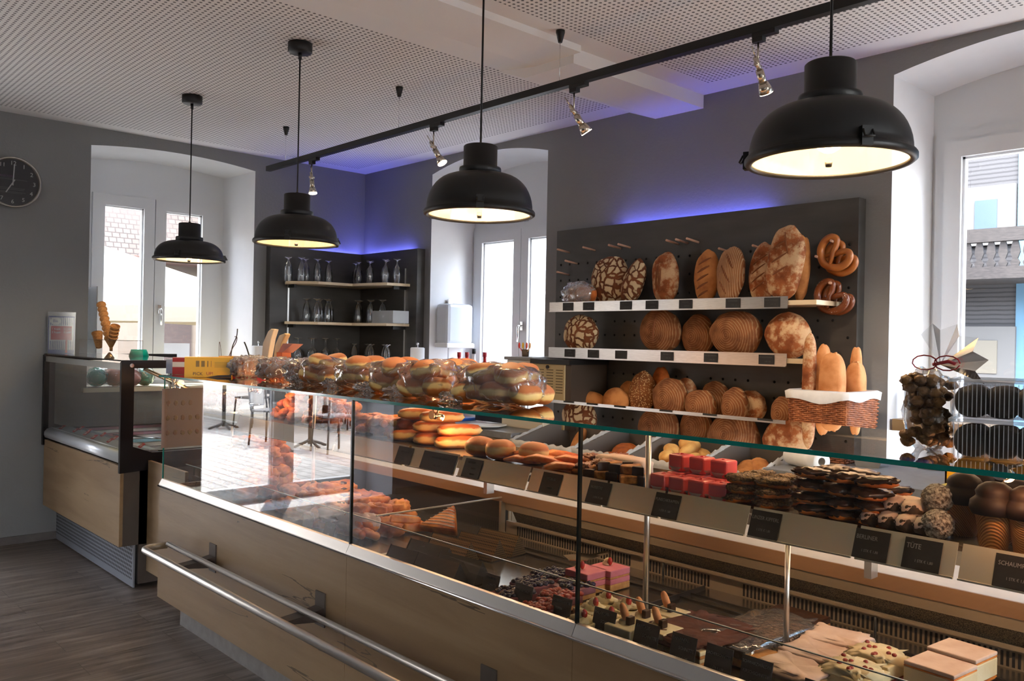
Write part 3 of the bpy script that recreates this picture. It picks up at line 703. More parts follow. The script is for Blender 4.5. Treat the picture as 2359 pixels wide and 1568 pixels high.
# ---------------------------------------------------------------- ice cream case (left end of the counter)
IX0, IX1, IY0, IY1 = -6.72, -5.12, 1.69, 2.62
ic = thing('ice_cream_case', 'ice cream display case with glass hood, black end frames and oak front', 'display case', ((IX0+IX1)/2, IY0, 0))
GB = noisy('taupe_panel', (.085, .065, .055), (.10, .08, .066), 6, rough=.5)
ob('front_panel', MB().box(IX0+.01, IX1, IY0, IY0+.02, .262, .73), OAK, ic, bev=.001)
ob('side_panel', MB().box(IX1-.02, IX1, IY0+.02, 1.86, .262, .70).box(IX1-.02, IX1, 1.80, IY1, .03, .70), GB, ic)
pb = mat('perforated_base', rough=.5, metal=.2); nt = pb.node_tree
s_ = N(nt, 'SeparateXYZ', Vector=N(nt, 'TexCoord').outputs['Object'])
r_ = math_(nt, 'MULTIPLY', s_.outputs[2], 1/.0235); rowi = math_(nt, 'FLOOR', r_)
xx = math_(nt, 'FRACT', math_(nt, 'ADD', math_(nt, 'MULTIPLY', s_.outputs[0], 1/.027), math_(nt, 'MULTIPLY', rowi, .5)))
a_, b_ = math_(nt, 'SUBTRACT', xx, .5), math_(nt, 'SUBTRACT', math_(nt, 'FRACT', r_), .5)
d_ = math_(nt, 'LESS_THAN', math_(nt, 'ADD', math_(nt, 'MULTIPLY', a_, a_), math_(nt, 'MULTIPLY', b_, b_)), .12)
lim = math_(nt, 'MULTIPLY', math_(nt, 'GREATER_THAN', s_.outputs[2], .055), math_(nt, 'LESS_THAN', s_.outputs[0], .775))
setb(pb, Base_Color=mixc(nt, math_(nt, 'MULTIPLY', d_, lim), (.26, .27, .30), (.012, .012, .014)))
ob('perforated_base', MB().box(IX0+.03, IX1-.005, 1.775, 1.785, .012, .30), pb, ic)
ob('bottom_tray', MB().box(IX0+.03, IX1-.02, 1.79, IY1, .03, .68), BLACK, ic)
rr = MB(); pr = [(IY0+.05*math.cos(R(a)), .765+.035*math.sin(R(a))) for a in range(90, 271, 20)]
ob('bumper_rail', rr.prism([(IY0+.045, .815), (IY0+.012, .805), (IY0-.004, .785), (IY0-.006, .765), (IY0+.0, .745), (IY0+.03, .735), (IY0+.045, .735)], 'x', IX0+.01, IX1-.005, smooth=True), mat('white_aluminium', (.72, .75, .78), .3, .3), ic)
ob('sill_strip', MB().box(IX0+.01, IX1-.005, IY0+.03, IY0+.17, .80, .812), mat('grey_sill', (.25, .27, .26), .4), ic)
# end frames
for x0, x1 in ((IX0-.015, IX0+.025), (IX1, IX1+.025)):
    f = MB(); o_ = [(IY0-.012, .705), (IY0-.012, 1.325), (IY0+.01, 1.342), (IY1, 1.342), (IY1, 1.29)]
    f.prism([(IY0-.012, .69), (IY0-.012, 1.33), (IY0, 1.342), (IY0+.06, 1.342), (IY0+.06, .84), (IY0+.17, .80), (IY0+.5, .80), (IY0+.5, .70), (IY0+.17, .70)], 'x', x0, x1)
    f.box(x0, x1, IY0+.06, IY1, 1.295, 1.342).box(x0, x1, IY1-.05, IY1, .8, 1.295).box(x0, x1, IY0+.5, IY1, .70, .80)
    ob('end_frame', f, BLACKG, ic)
    e = MB().quad(*[(x0+.02, y, z) for y, z in ((IY0+.06, .81), (IY1-.05, .81), (IY1-.05, 1.295), (IY0+.06, 1.295))]); ob('side_glass', e, GLASS, ic)
ob('frame_screw', MB().cyl((IX1+.025, IY0+.045, 1.312), (IX1+.028, IY0+.045, 1.312), .012, 14), CHROME, ic)
ob('front_glass', MB().quad((IX0+.02, IY0+.005, .812), (IX1, IY0+.005, .812), (IX1, IY0+.005, 1.30), (IX0+.02, IY0+.005, 1.30)), SHOWG, ic)
ob('top_rail', MB().box(IX0+.02, IX1, IY0-.004, IY0+.02, 1.285, 1.322), mat('satin_alu', (.5, .5, .47), .35, .7), ic)
ob('top_glass', MB().box(IX0+.02, IX1, IY0, IY0+.50, 1.334, 1.342), thin_glass('hood_glass', (.85, .92, .9), 1.5, boost=1.6), ic)
ob('gas_strut', MB().cyl((IX1-.02, IY0+.13, 1.29), (IX1-.02, IY0+.75, 1.0), .012, 10), BRASS, ic)
well = MB().box(IX0+.03, IX1-.02, IY0+.17, IY0+.22, .79, .81).box(IX0+.03, IX1-.02, IY1-.05, IY1, .79, .9)
ob('well_rim', well, mat('pale_blue_steel', (.5, .53, .55), .25, .7), ic)
icc = [((.75, .35, .45), 'pink'), ((.8, .75, .62), 'cream'), ((.35, .08, .08), 'dark red'), ((.75, .72, .68), 'white'), ((.25, .6, .72), 'blue'), ((.8, .78, .7), 'vanilla'), ((.75, .74, .72), 'milk white')]
for i, (c_, nm_) in enumerate(icc):
    x0 = IX0 + .06 + i*.215; x1 = x0 + .19
    t = thing('ice_cream_tub', '%s ice cream tub, number %d from the wall in the ice case' % (nm_, i+1), 'ice cream tub', ((x0+x1)/2, IY0+.5, .68))
    t['label'] = ['pink ice cream tub nearest the left wall in the ice case', 'cream ice cream tub beside the pink one', 'dark red sorbet tub in the ice case', 'white ice cream tub between dark red and blue ones', 'bright blue ice cream tub in the ice case', 'vanilla ice cream tub right of the blue one', 'milk white ice cream tub at the right end of the ice case'][i]
    tb = MB()
    for r in ((x0, x0+.006, IY0+.24, IY1-.08), (x1-.006, x1, IY0+.24, IY1-.08), (x0, x1, IY0+.24, IY0+.246), (x0, x1, IY1-.086, IY1-.08)): tb.box(*r, .68, .80)
    tb.box(x0-.008, x0+.004, IY0+.232, IY1-.075, .795, .80).box(x1-.004, x1+.008, IY0+.232, IY1-.075, .795, .80)
    ob('container', tb, CHROME, t)
    ob('ice_cream', MB().blob((.5*(x0+x1), IY0+.55, .70), (.088, .29, .06), p=5, amp=.25, fr=6, seed=i, nv=16, nu=36), noisy('ice_cream_%d' % i, c_, tuple(q*.85 for q in c_), 10, rough=.5, bd=.01), t)
TGR = mat('red_flavour_card', (.5, .06, .06), .5)
for i in range(12):
    x = IX0 + .16 + i*.118; y = IY0 + .06 + .07*(i % 2) + (.02 if i % 3 else 0)
    M_ = Matrix.Translation((x, y, .813)) @ Matrix.Rotation(R(-55), 4, 'X') @ Matrix.Rotation(R(8*(i % 3 - 1)), 4, 'Y')
    t = thing('flavour_card', 'small red flavour card on the sill of the ice case', 'label card', (x, y, .813), 'red flavour cards on the ice case sill')
    ob('card', MB().box(-.025, .025, 0, .002, 0, .04).xf(M_), TGR, t)
    ob('picture', MB().box(-.014, .014, -.0008, 0, .010, .026).xf(M_), mat('card_cream', (.6, .45, .35), .5), t)
ob('scoop_rail', MB().tube([(IX0+.85, IY0+.20, .83), (IX0+1.5, IY0+.5, .83)], .006), CHROME, ic)
# ---------------------------------------------------------------- main counter
CX0, CXR, CY, GT = -4.545, 1.6, 1.70, 1.28
ct = thing('bakery_counter', 'long oak fronted bakery counter with glass display and steel handrail', 'counter', (-1.5, CY, 0))
ob('side_filler', MB().box(-5.09, CX0, 1.836, 1.855, .11, .755), OAK, ct, plabel='oak filler panel between the two cases')
sd3 = -2.705, -1.565
for k, (a, b) in enumerate(((CX0, -2.706), (-2.704, -1.566), (-1.564, -.42), (-.418, CXR))):
    ob('front_panel', MB().box(a, b, CY, CY+.02, .112, .695), OAK, ct, bev=.0008)
    ob('steel_sill', MB().prism([(CY-.004, .697), (CY-.004, .704), (CY+.012, .733), (CY+.024, .734), (CY+.024, .70)], 'x', a, b), STEELR, ct)
ob('steel_trim', MB().tube([(CX0, CY-.006, .698), (CXR, CY-.006, .698)], .005), CHROME, ct)
ob('end_panel', MB().box(CX0, CX0+.02, CY+.02, 2.6, .11, .70), OAK, ct)
ob('plinth', MB().box(-4.36, CXR, 1.75, 2.5, 0.0, .115), noisy('grey_plinth', (.22, .20, .19), (.27, .25, .24), 20), ct)
gl = MB()
for a, b in ((CX0+.002, -2.708), (-2.70, -1.568), (-1.56, -.424), (-.416, CXR)): ob('front_glass', MB().quad((a, CY+.016, .735), (b, CY+.016, .735), (b, CY+.016, GT-.008), (a, CY+.016, GT-.008)), SHOWG, ct)
ge = MB()
for x in (-2.704, -1.564, -.42): ge.box(x-.0035, x+.0035, CY+.010, CY+.021, .735, GT-.007)
ob('glass_joint', ge, mat('dark_joint', (.008, .012, .012), .2), ct)
ob('left_end_glass', MB().quad((CX0+.003, CY+.016, .70), (CX0+.003, 2.5, .70), (CX0+.003, 2.5, GT-.008), (CX0+.003, CY+.016, GT-.008)), SHOWG, ct)
ob('glass_edge', MB().box(CX0, CX0+.006, CY+.013, CY+.019, .735, GT-.008), GEDGE, ct)
# top glass plate
ob('top_glass', MB().quad((CX0-.02, CY-.004, GT+.0005), (CXR, CY-.004, GT+.0005), (CXR, 2.30, GT+.0005), (CX0-.02, 2.30, GT+.0005)), TOPG, ct)
ob('top_glass_edge', MB().box(CX0-.02, CXR, CY-.007, CY-.004, GT-.0095, GT+.001).box(CX0-.023, CX0-.02, CY-.007, 2.30, GT-.0095, GT+.001), GEDGE, ct)
ob('top_back_edge', MB().box(CX0, CXR, 2.298, 2.30, GT-.008, GT), GEDGE, ct)
# posts, lamps under the glass
def post(x, y, z0): 
    ob('support_post', MB().cyl((x, y, z0), (x, y, GT-.004), .009, 12).cyl((x, y, GT-.008), (x, y, GT-.002), .022, 14), STEELR, ct)
post(-1.60, 2.06, .66); post(-3.62, 2.08, .66); post(-.35, 2.06, .66)
for x in (CX0+.10, -1.13): ob('support_post', MB().cyl((x, 2.05, .69), (x, 2.05, 1.0), .007, 10), STEELR, ct)
def clawlamp(px, py, y, big=False, e=.75):
    p = ony(px, py, y)
    t = thing('display_lamp', {True: 'brass coloured display lamp with two arms under the counter glass', False: 'chrome display lamp arm hung under the glass'}[big], 'lamp', p)
    top = GT - .008
    ob('arm', MB().tube([(p.x-.035, p.y, top), (p.x-.012, p.y, p.z+.01), (p.x, p.y, p.z)], .004).tube([(p.x+.035, p.y, top), (p.x+.012, p.y, p.z+.01), (p.x, p.y, p.z)], .004), BRASS if big else CHROME, t)
    ob('head', MB().cyl(p + Vector((0, -.018, 0)), p + Vector((0, .03, -.012)), .014, 16).cyl(p + Vector((0, -.02, 0)), p + Vector((0, -.016, 0)), .017, 16), BRASS if big else CHROME, t)
    ob('bulb', MB().cyl(p + Vector((0, .03, -.012)), p + Vector((0, .034, -.013)), .012, 14), SPOTE, t)
    lamp('display_light', 'POINT', p + Vector((0, .07, -.03)), e, (1, .45, .20), t, .02)
    return t
clawlamp(1003, 955, 2.0, True)
t = clawlamp(400, 890, 1.95); t['label'] = 'chrome display lamp at the far left end of the counter'
t = clawlamp(585, 895, 1.95); t['label'] = 'chrome display lamp under the glass below the bread bags'
t = clawlamp(2311, 1085, 1.92); t['label'] = 'dark display lamp bracket at the right end under the glass'
# inner fittings
DKB = mat('dark_brown_interior', (.020, .015, .011), .5); BEIG = noisy('beige_steel_interior', (.36, .28, .19), (.40, .31, .22), 3, rough=.35, metal=.3)
ob('ledge', MB().box(CX0+.02, CXR, 2.40, 2.66, .845, .868), LEDGE, ct, plabel='pale stone service ledge')
ob('ledge_edge', MB().box(CX0+.02, CXR, 2.392, 2.40, .826, .868), wood('warm_edge', (.20, .105, .055), (.23, .125, .065), (.25, .14, .075), 'x', crack=False), ct)
ob('ledge_trim', MB().box(-2.6, CXR, 2.396, 2.42, .795, .826), mat('beige_trim', (.26, .20, .135), .35, .3), ct)
ob('left_back_wall', MB().box(CX0+.02, -2.63, 2.42, 2.44, .62, .83), DKB, ct)
rw = noisy('vent_mesh', (.05, .035, .02), (.30, .22, .12), 500, rough=.5, lo=.45, hi=.55, detail=0)
ob('vent_mesh_band', MB().quad((-2.58, 2.415, .795), (CXR, 2.415, .795), (CXR, 2.445, .742), (-2.58, 2.445, .742)), rw, ct)
ob('rear_wall', MB().box(-2.63, CXR, 2.43, 2.44, .60, .742), BEIG, ct)
ob('vent_rail', MB().box(-2.60, CXR, 2.415, 2.43, .738, .746), BEIG, ct)
sl_ = MB(); x = -2.56
while x < 1.0:
    if not (-1.96 < x < -1.90 or -1.62 < x < -1.50 or -.35 < x < -.25): sl_.box(x, x+.0065, 2.4285, 2.4305, .690, .728)
    x += .0135
ob('vent_slots', sl_, mat('slot_black', (.003, .002, .002), .8), ct)
ob('deck', MB().box(CX0+.02, CXR, CY+.026, 2.43, .60, .685), mat('deck_steel', (.30, .27, .23), .22, .9), ct)
dv = MB()
for x in (-2.02, -1.62, -1.28, -.86, -.5): dv.box(x-.003, x+.003, CY+.07, 2.40, .685, .70)
for y in (2.32, 2.26): dv.box(-2.55, CXR, y-.003, y+.003, .685, .692)
ob('tray_dividers', dv, mat('dark_divider', (.05, .04, .035), .35, .5), ct)
for x in (-1.79, -1.05): ob('rear_post', MB().cyl((x, 2.40, .66), (x, 2.40, .74), .004, 8).cyl((x, 1.85, .66), (x, 2.40, .66), .004, 8), BLACK, ct)
ob('divider_glass', MB().quad((-2.62, CY+.07, .69), (-2.62, 2.40, .69), (-2.62, 2.40, .845), (-2.62, CY+.07, .845)), SHOWG, ct)
ob('divider_frame', MB().box(-2.63, -2.61, CY+.06, 2.41, .685, .70).box(-2.626, -2.614, 2.385, 2.41, .66, .83).box(-2.623, -2.617, CY+.07, 2.40, .843, .848), mat('warm_alu', (.45, .38, .28), .3, .7), ct)
ob('guard_glass', MB().quad((CX0+.1, 1.80, .74), (CXR, 1.80, .74), (CXR, 1.80, .812), (CX0+.1, 1.80, .812)), GLASS, ct)
ob('guard_glass_edge', MB().box(CX0+.1, CXR, 1.798, 1.802, .812, .815), mat('pale_edge', (.35, .42, .4), .2), ct)
# upper display shelf
CASEL = mat('case_light', (1, .8, .6), .5, emit=(1, .58, .30), es=9)
for a, b in ((-4.3, -2.75), (-2.55, -1.7), (-1.5, .9)): ob('light_strip', MB().box(a, b, 2.270, 2.286, GT-.026, GT-.014), CASEL, ct); ob('lower_light_strip', MB().box(a, b, 2.22, 2.236, 1.036, 1.046), mat('lower_case_light', (1, .8, .6), .5, emit=(1, .66, .38), es=14), ct)
ob('display_shelf', MB().box(-4.30, CXR, 2.035, 2.36, 1.049, 1.061), mat('shelf_glass', (.20, .17, .15), .12, .3), ct)
ob('shelf_bracket', MB().box(-4.28, -4.26, 2.06, 2.36, .87, 1.049).box(-2.63, -2.61, 2.30, 2.34, .87, 1.049).box(.9, .92, 2.3, 2.34, .87, 1.049).box(-1.04, -1.02, 2.3, 2.34, .87, 1.049), STEELR, ct)
LPM = Matrix.Rotation(R(-22), 4, 'X')
lipz = 1.000
ls = [(-4.28, -3.3), (-3.28, -2.76), (-2.74, -2.44), (-2.42, -2.06), (-2.05, -1.72), (-1.71, -1.50), (-1.49, -1.22), (-1.21, -.93), (-.92, -.70), (-.69, -.30), (-.28, .1), (.12, .6), (.62, 1.2)]
for a, b in ls: 
    m = MB().box(a, b, 0, .002, 0, .078); m.xf(Matrix.Translation((0, 1.985, lipz)) @ LPM); m.box(a, b, 1.98, 1.986, lipz-.003, lipz+.001)
    ob('label_strip', m, mat('grey_green_steel', (.60, .58, .48), .28, .35), ct)
def liptag(px, w_, lines, label):
    p = ony(px, 1100, 1.985); ang = LPM
    t = tag(Vector((p.x, 1.981, lipz+.002)), w_, .070, lines, label, M=LPM, chalk=CHALKD if px < 1200 else CHALK); return t
liptag(925, .10, [('SPRITZKRAPFEN', .009, 0), ('1 STK', .008, 0)], 'small black price tag below the long doughnuts at the left')
liptag(1003, .20, [('VANILLEKRAPFEN  SCHOKO', .010, 0), ('1 STK      1 STK', .008, 0)], 'wide black price tag below the long doughnuts')
liptag(1082, .095, [('KRAPFEN', .012, -.1), ('MARILLE', .009, .1), ('VANILLE', .009, .1)], 'black price tag below the round doughnuts')
liptag(1263, .085, [('SPITZBUBE', .011, 0), ('1 STK 2,00', .009, .05)], 'black price tag below the apricot pastries')
liptag(1374, .088, [('NUSSECKE', .012, -.12), ('1 STK € 1,80', .009, .05)], 'black price tag reading NUSSECKE below the nut pastries')
liptag(1531, .088, [('PUNSCHKRAPFEN', .0125, 0), ('1 STK € 1,80', .009, .0)], 'black price tag reading PUNSCHKRAPFEN below the pink cubes')
liptag(1759, .085, [('LINZER KIPFERL', .0135, 0), ('1 STK € 1,80', .009, .0)], 'black price tag reading LINZER KIPFERL below the nut cookies')
liptag(2005, .082, [('BERLINER', .0145, -.14), ('1 STK € 1,80', .009, .0)], 'black price tag reading BERLINER below the sugared bars')
liptag(2123, .082, [('TÜTE', .0165, -.24), ('1 STK € 1,80', .009, .08)], 'black price tag reading TUTE below the coconut ball')
liptag(2345, .090, [('SCHAUMROLLE', .0135, 0), ('1 STK € 1,80', .009, .0)], 'black price tag at the right edge below the chocolate cones')
# handrail
hr = thing('handrail', 'double brushed steel handrail running along the counter front', 'handrail', (-2, 1.5, .4))
ya, yb = 1.50, 1.655
pts = [(CXR, ya, .485), (-4.17, ya, .485)] + [(-4.17 - .05*math.sin(R(a)), ya + .05 - .05*math.cos(R(a)), .485) for a in range(15, 91, 15)] + [(-4.22, 1.62, .485)]
ob('outer_rail', MB().tube([(x, y, z-.028) for x, y, z in pts], .0165, 14), STEELR, hr)
ob('inner_rail', MB().tube([(CXR, 1.615, .468), (-4.19, 1.615, .468)], .0125, 14), STEELR, hr)
for x in (-3.86, -2.88, -1.9, -.9, .1):
    ob('bracket', MB().prism([(1.50, .442), (1.52, .436), (1.70, .412), (1.70, .465), (1.62, .452)], 'x', x-.03, x+.03).box(x-.035, x+.035, 1.694, 1.70, .39, .52), GB, hr)
# ---------------------------------------------------------------- bread
def crust(name, kind, base, dark, flour, sc_=1.0):
    if name in MATS: return MATS[name]
    m = mat(name, rough=.75, spec=.25); nt = m.node_tree
    co = coords(nt, (sc_,)*3)
    nz = N(nt, 'TexNoise', Vector=co, Scale=14, Detail=6)
    wn_ = N(nt, 'TexNoise', Vector=co, Scale=7, Detail=3)
    warp = N(nt, 'VectorMath', {'operation': 'MULTIPLY_ADD'}); nt.links.new(wn_.outputs[1], warp.inputs[0]); warp.inputs[1].default_value = (.16 if kind == 'crack' else .022,)*3; nt.links.new(co, warp.inputs[2])
    wc = warp.outputs[0]
    c = ramp(nt, nz.outputs[0], [(.3, dark), (.6, base)]); h = nz.outputs[0]
    if kind == 'crack':
        v = N(nt, 'TexVoronoi', {'feature': 'DISTANCE_TO_EDGE'}, Vector=wc, Scale=19)
        k = ramp(nt, math_(nt, 'SUBTRACT', v.outputs[0], math_(nt, 'MULTIPLY_ADD', nz.outputs[0], .22, -.09)), [(.075, (0, 0, 0)), (.14, (1, 1, 1))]); c = mixc(nt, k, c, flour); h = k
    elif kind == 'rings':
        s3 = N(nt, 'SeparateXYZ', Vector=wc)
        r_ = math_(nt, 'SQRT', math_(nt, 'ADD', math_(nt, 'MULTIPLY', s3.outputs[0], s3.outputs[0]), math_(nt, 'MULTIPLY', s3.outputs[2], s3.outputs[2])))
        k = math_(nt, 'SINE', math_(nt, 'MULTIPLY', r_, 520)); k = ramp(nt, k, [(.45, (0, 0, 0)), (.95, (.62, .62, .62))]); n3 = ramp(nt, nz.outputs[0], [(.35, (.2,)*3), (.6, (1,)*3)])
        k = mixc(nt, 1.0, k, n3, 'MULTIPLY'); c = mixc(nt, k, c, flour); h = k
    elif kind == 'ribs':
        s3 = N(nt, 'SeparateXYZ', Vector=co); k = math_(nt, 'SINE', math_(nt, 'MULTIPLY', s3.outputs[0], 620))
        k = ramp(nt, k, [(.3, (0, 0, 0)), (.7, (.7,)*3)]); c = mixc(nt, k, c, flour); h = k
    elif kind == 'flour':
        k = ramp(nt, N(nt, 'TexNoise', Vector=co, Scale=12, Detail=8, Roughness=.7).outputs[0], [(.46, (0, 0, 0)), (.58, (.75,)*3)]); c = mixc(nt, k, c, flour)
    elif kind == 'seeds':
        v = N(nt, 'TexVoronoi', Vector=co, Scale=95); k = ramp(nt, v.outputs[0], [(.30, (1,)*3), (.4, (0, 0, 0))]); c = mixc(nt, k, c, flour); h = k
    setb(m, Base_Color=c, Normal=bump(nt, h, .004 if kind in ('crack', 'rings') else .002)); return m
BR1 = crust('crust_cracked', 'crack', srgb(120, 70, 42), srgb(80, 42, 24), srgb(205, 182, 145))
BR2 = crust('crust_ringed', 'rings', srgb(138, 84, 48), srgb(98, 56, 32), srgb(200, 165, 122))
BR3 = crust('crust_ribbed', 'ribs', srgb(170, 115, 72), srgb(130, 80, 46), srgb(215, 185, 145))
BR4 = crust('crust_floured', 'flour', srgb(165, 98, 55), srgb(115, 60, 32), srgb(210, 180, 140))
BR5 = crust('crust_golden', 'plain', srgb(200, 135, 78), srgb(150, 90, 48), srgb(210, 180, 140))
BR6 = crust('crust_seeded', 'seeds', srgb(150, 95, 55), srgb(105, 62, 34), srgb(215, 180, 130))
BR7 = crust('crust_orange_brown', 'plain', srgb(190, 105, 48), srgb(120, 58, 25), srgb(210, 180, 140))
SLASH = mat('slash_crumb', srgb(128, 76, 42), .8)
def P2M(px, py, Y):
    c = ony(px, py, Y); d = (c - CAM).dot(_f)/FPX; ph = math.atan2(abs(c.x), c.y); return c, d, ph
def loaf(label, x0, x1, y0, y1, Y, ry, m, tilt=0, floorz=None, p=2.06, amp=.09, seed=1, slashes=(), name='bread_loaf', grp=None, bulge=None, cat='bread', film=False, lwpx=None):
    """x0..y1: extents; tilt in degrees clockwise seen from the shop; lwpx=(width,length) for leaning loaves"""
    c, d, ph = P2M((x0+x1)/2, (y0+y1)/2, Y)
    wpx, hpx = lwpx if lwpx else (x1-x0, y1-y0)
    a = wpx/2*d; ap = ry*math.sin(ph)
    rx = math.sqrt(max(a*a - ap*ap, (a*.45)**2))/math.cos(ph); rz = hpx/2*d
    if floorz is not None and not lwpx:
        top = c.z + rz; rz = (top - floorz)/2; c = Vector((c.x, c.y, floorz + rz))
    mb = MB().blob((0, 0, 0), (rx, ry, rz), p=p, amp=amp, fr=4, seed=seed, nu=30, nv=18, fn=bulge)
    if floorz is not None and lwpx:
        Mr = Matrix.Rotation(R(tilt), 3, 'Y'); zmin = min((Mr @ v).z for v in mb.v); c.z = floorz - zmin
    t = thing(name, label, cat, c, grp)
    t.rotation_euler = (0, R(tilt), 0)
    cr = ob('crust', MB(), m, None) if False else None
    me_ = ob('crust', mb, m, None, origin=(0, 0, 0)); me_.parent = t; me_.location = (0, 0, 0)
    for (sx, sz, L, ang, wd) in slashes:     # slash cuts as raised ears on the front face
        s_ = MB(); pts = []
        for i in range(7):
            u = (i/6 - .5)*L; xx, zz = sx*rx + u*math.sin(R(ang))*1.0, sz*rz + u*math.cos(R(ang))
            q = 1 - abs(xx/rx)**p - abs(zz/rz)**p
            pts.append((xx, -ry*max(q, .02)**(1/p)*1.0 + .001, zz))
        s_.tube(pts, .005, 6, rad=[wd*(.25 + .75*math.sin(PI*(i+.3)/6.6)) for i in range(7)])
        o = ob('slash', s_, SLASH, None, origin=(0, 0, 0)); o.parent = t; o.location = (0, 0, 0)
    return t, (rx, ry, rz), c
S1, S2, S3 = 1.7365, 1.4365, 1.0695
YA = 4.13
loaf('round cracked dark rye loaf on the upper shelf behind the plastic bagged one', 1362, 1449, 590, 692, 4.15, .06, BR1, floorz=S1, seed=2, p=2.1)
b_, r_, c_ = loaf('small bread wrapped in clear plastic at the left end of the upper shelf', 1303, 1375, 655, 695, 4.09, .055, BR7, floorz=S1, seed=3)
fm = thing('plastic_bag', 'clear dome shaped plastic bag over the leftmost loaf of the upper shelf', 'bag', c_)
c2, d2, p2 = P2M(1336, 662, 4.09)
# wrinkled film
FILMW = thin_glass('wrinkled_film', (.95, .95, .95), 1.45, .14, .06, 1.6); nt = FILMW.node_tree
nn = N(nt, 'TexNoise', Vector=coords(nt, (1, 1, .6)), Scale=26, Detail=4, Distortion=1.5); bb = bump(nt, nn.outputs[0], .02, 1.0)
for n_ in nt.nodes:
    if n_.bl_idname == 'ShaderNodeBsdfGlossy': nt.links.new(bb, n_.inputs['Normal'])
    if n_.bl_idname == 'ShaderNodeFresnel': nt.links.new(bb, n_.inputs['Normal'])
FILML = thin_glass('cloudy_film', (.9, .9, .9), 1.5, .16, .20, 2.0); nt = FILML.node_tree
nn = N(nt, 'TexNoise', Vector=coords(nt), Scale=30, Detail=4, Distortion=1.5); bb = bump(nt, nn.outputs[0], .02, 1.0)
for n_ in nt.nodes:
    if n_.bl_idname in ('ShaderNodeBsdfGlossy', 'ShaderNodeFresnel'): nt.links.new(bb, n_.inputs['Normal'])
ob('film', MB().blob((c2.x, 4.09, S1+.075), (.125, .075, .078), p=2.6, amp=.25, fr=9, seed=5, nu=36, nv=20), FILML, fm)
loaf('long cracked loaf leaning to the right on the upper shelf', 1421, 1500, 588, 690, 4.12, .045, BR1, tilt=24, floorz=S1, seed=4, lwpx=(48, 112))
loaf('oval crusty loaf with an orange split down its front', 1502, 1564, 581, 690, 4.14, .055, BR4, floorz=S1, seed=6, slashes=[(-.32, 0, .15, 3, .007), (-.12, .02, .16, -3, .006), (.02, 0, .12, 2, .005)])
loaf('brown loaf with diagonal slashes in the middle of the upper shelf', 1600, 1658, 575, 690, 4.14, .05, BR5, tilt=4, floorz=S1, seed=7, slashes=[(0, z, .085, 60, .007) for z in (-.65, -.35, -.05, .25, .55)])
loaf('ribbed flour dusted loaf with long diagonal cuts on the upper shelf', 1652, 1716, 567, 690, 4.11, .05, BR3, tilt=6, floorz=S1, seed=8, slashes=[(.1, .45, .09, -35, .006), (-.1, 0, .11, -35, .006), (-.2, -.5, .10, -35, .006)])
loaf('big pale loaf with crosshatched cuts behind the tallest loaf', 1727, 1792, 558, 690, 4.16, .05, BR4, tilt=5, floorz=S1, seed=9, slashes=[(-.1, z, .10, 52, .005) for z in (-.5, -.2, .1, .4)])
loaf('tallest floury loaf standing at the right end of the upper shelf', 1768, 1849, 522, 688, 4.06, .05, BR3 if False else BR4, tilt=7, floorz=S1, seed=10, p=2.3, slashes=[(-.2, .5, .10, 55, .006), (-.1, .15, .10, 55, .006), (.0, -.2, .10, 55, .006), (.15, .55, .12, -20, .006)])
loaf('plain tan loaf standing behind the tallest loaf on its right', 1828, 1866, 543, 690, 4.19, .045, BR5, tilt=3, floorz=S1, seed=11)
loaf('round cracked loaf alone at the left of the lower bread shelf', 1299, 1377, 726, 803, 4.08, .06, BR1, floorz=S2, seed=12, p=2.1)
loaf('large tilted loaf with a flour pattern on the lower bread shelf', 1468, 1574, 712, 808, 4.12, .07, BR2, tilt=18, floorz=S2, seed=13, p=2.1, lwpx=(96, 100), slashes=[(.0, .1, .15, -12, .008)])
loaf('small round ringed loaf between two bigger ones on the lower shelf', 1571, 1646, 724, 808, 4.16, .055, BR2, floorz=S2, seed=14)
loaf('big round loaf with spiral flour rings on the lower shelf', 1638, 1752, 716, 811, 4.10, .08, BR2, floorz=S2, seed=15, p=2.1)
loaf('round orange brown loaf with white flour edge at the lower shelf end', 1765, 1866, 720, 812, 4.12, .075, BR4, floorz=S2, seed=16, p=2.1)
loaf('oblong smooth roll at the left of the bottom bread row', 1323, 1392, 900, 945, 4.10, .05, BR5, floorz=S3, seed=17)
loaf('small golden loaf next to the smooth roll in the bottom row', 1389, 1449, 893, 945, 4.08, .05, BR5, floorz=S3, seed=18)
loaf('dark golden loaf half hidden behind the seeded loaf', 1425, 1470, 878, 945, 4.20, .05, BR5, floorz=S3, seed=19)
loaf('upright seeded loaf in the bottom bread row', 1449, 1510, 855, 950, 4.12, .05, BR6, tilt=8, floorz=S3, seed=20, slashes=[(.1, .3, .1, -20, .006)])
loaf('dark loaf leaning on the panel at the back of the bottom row', 1500, 1545, 843, 950, 4.2, .045, BR7, floorz=S3, seed=21)
loaf('large floured round loaf in the middle of the bottom row', 1504, 1585, 870, 960, 4.07, .06, BR2, floorz=S3, seed=22, p=2.1)
loaf('loaf edge showing behind the large floured round loaf', 1550, 1608, 871, 960, 4.19, .05, BR4, floorz=S3, seed=23)
loaf('reddish round loaf in front of the ringed one in the bottom row', 1577, 1651, 897, 968, 4.07, .055, BR2, floorz=S3, seed=24)
loaf('ringed round loaf at the back of the bottom row', 1612, 1684, 879, 960, 4.19, .05, BR2, floorz=S3, seed=25)
loaf('round loaf with a swirled flour pattern in the bottom row', 1662, 1724, 892, 972, 4.07, .055, BR2, floorz=S3, seed=26)
loaf('brown loaf right behind the swirled loaf', 1695, 1764, 898, 972, 4.18, .055, BR4, floorz=S3, seed=27)
loaf('floury loaf beside the wicker basket at the end of the bottom row', 1777, 1840, 911, 985, 4.10, .055, BR2, floorz=S3, seed=28)
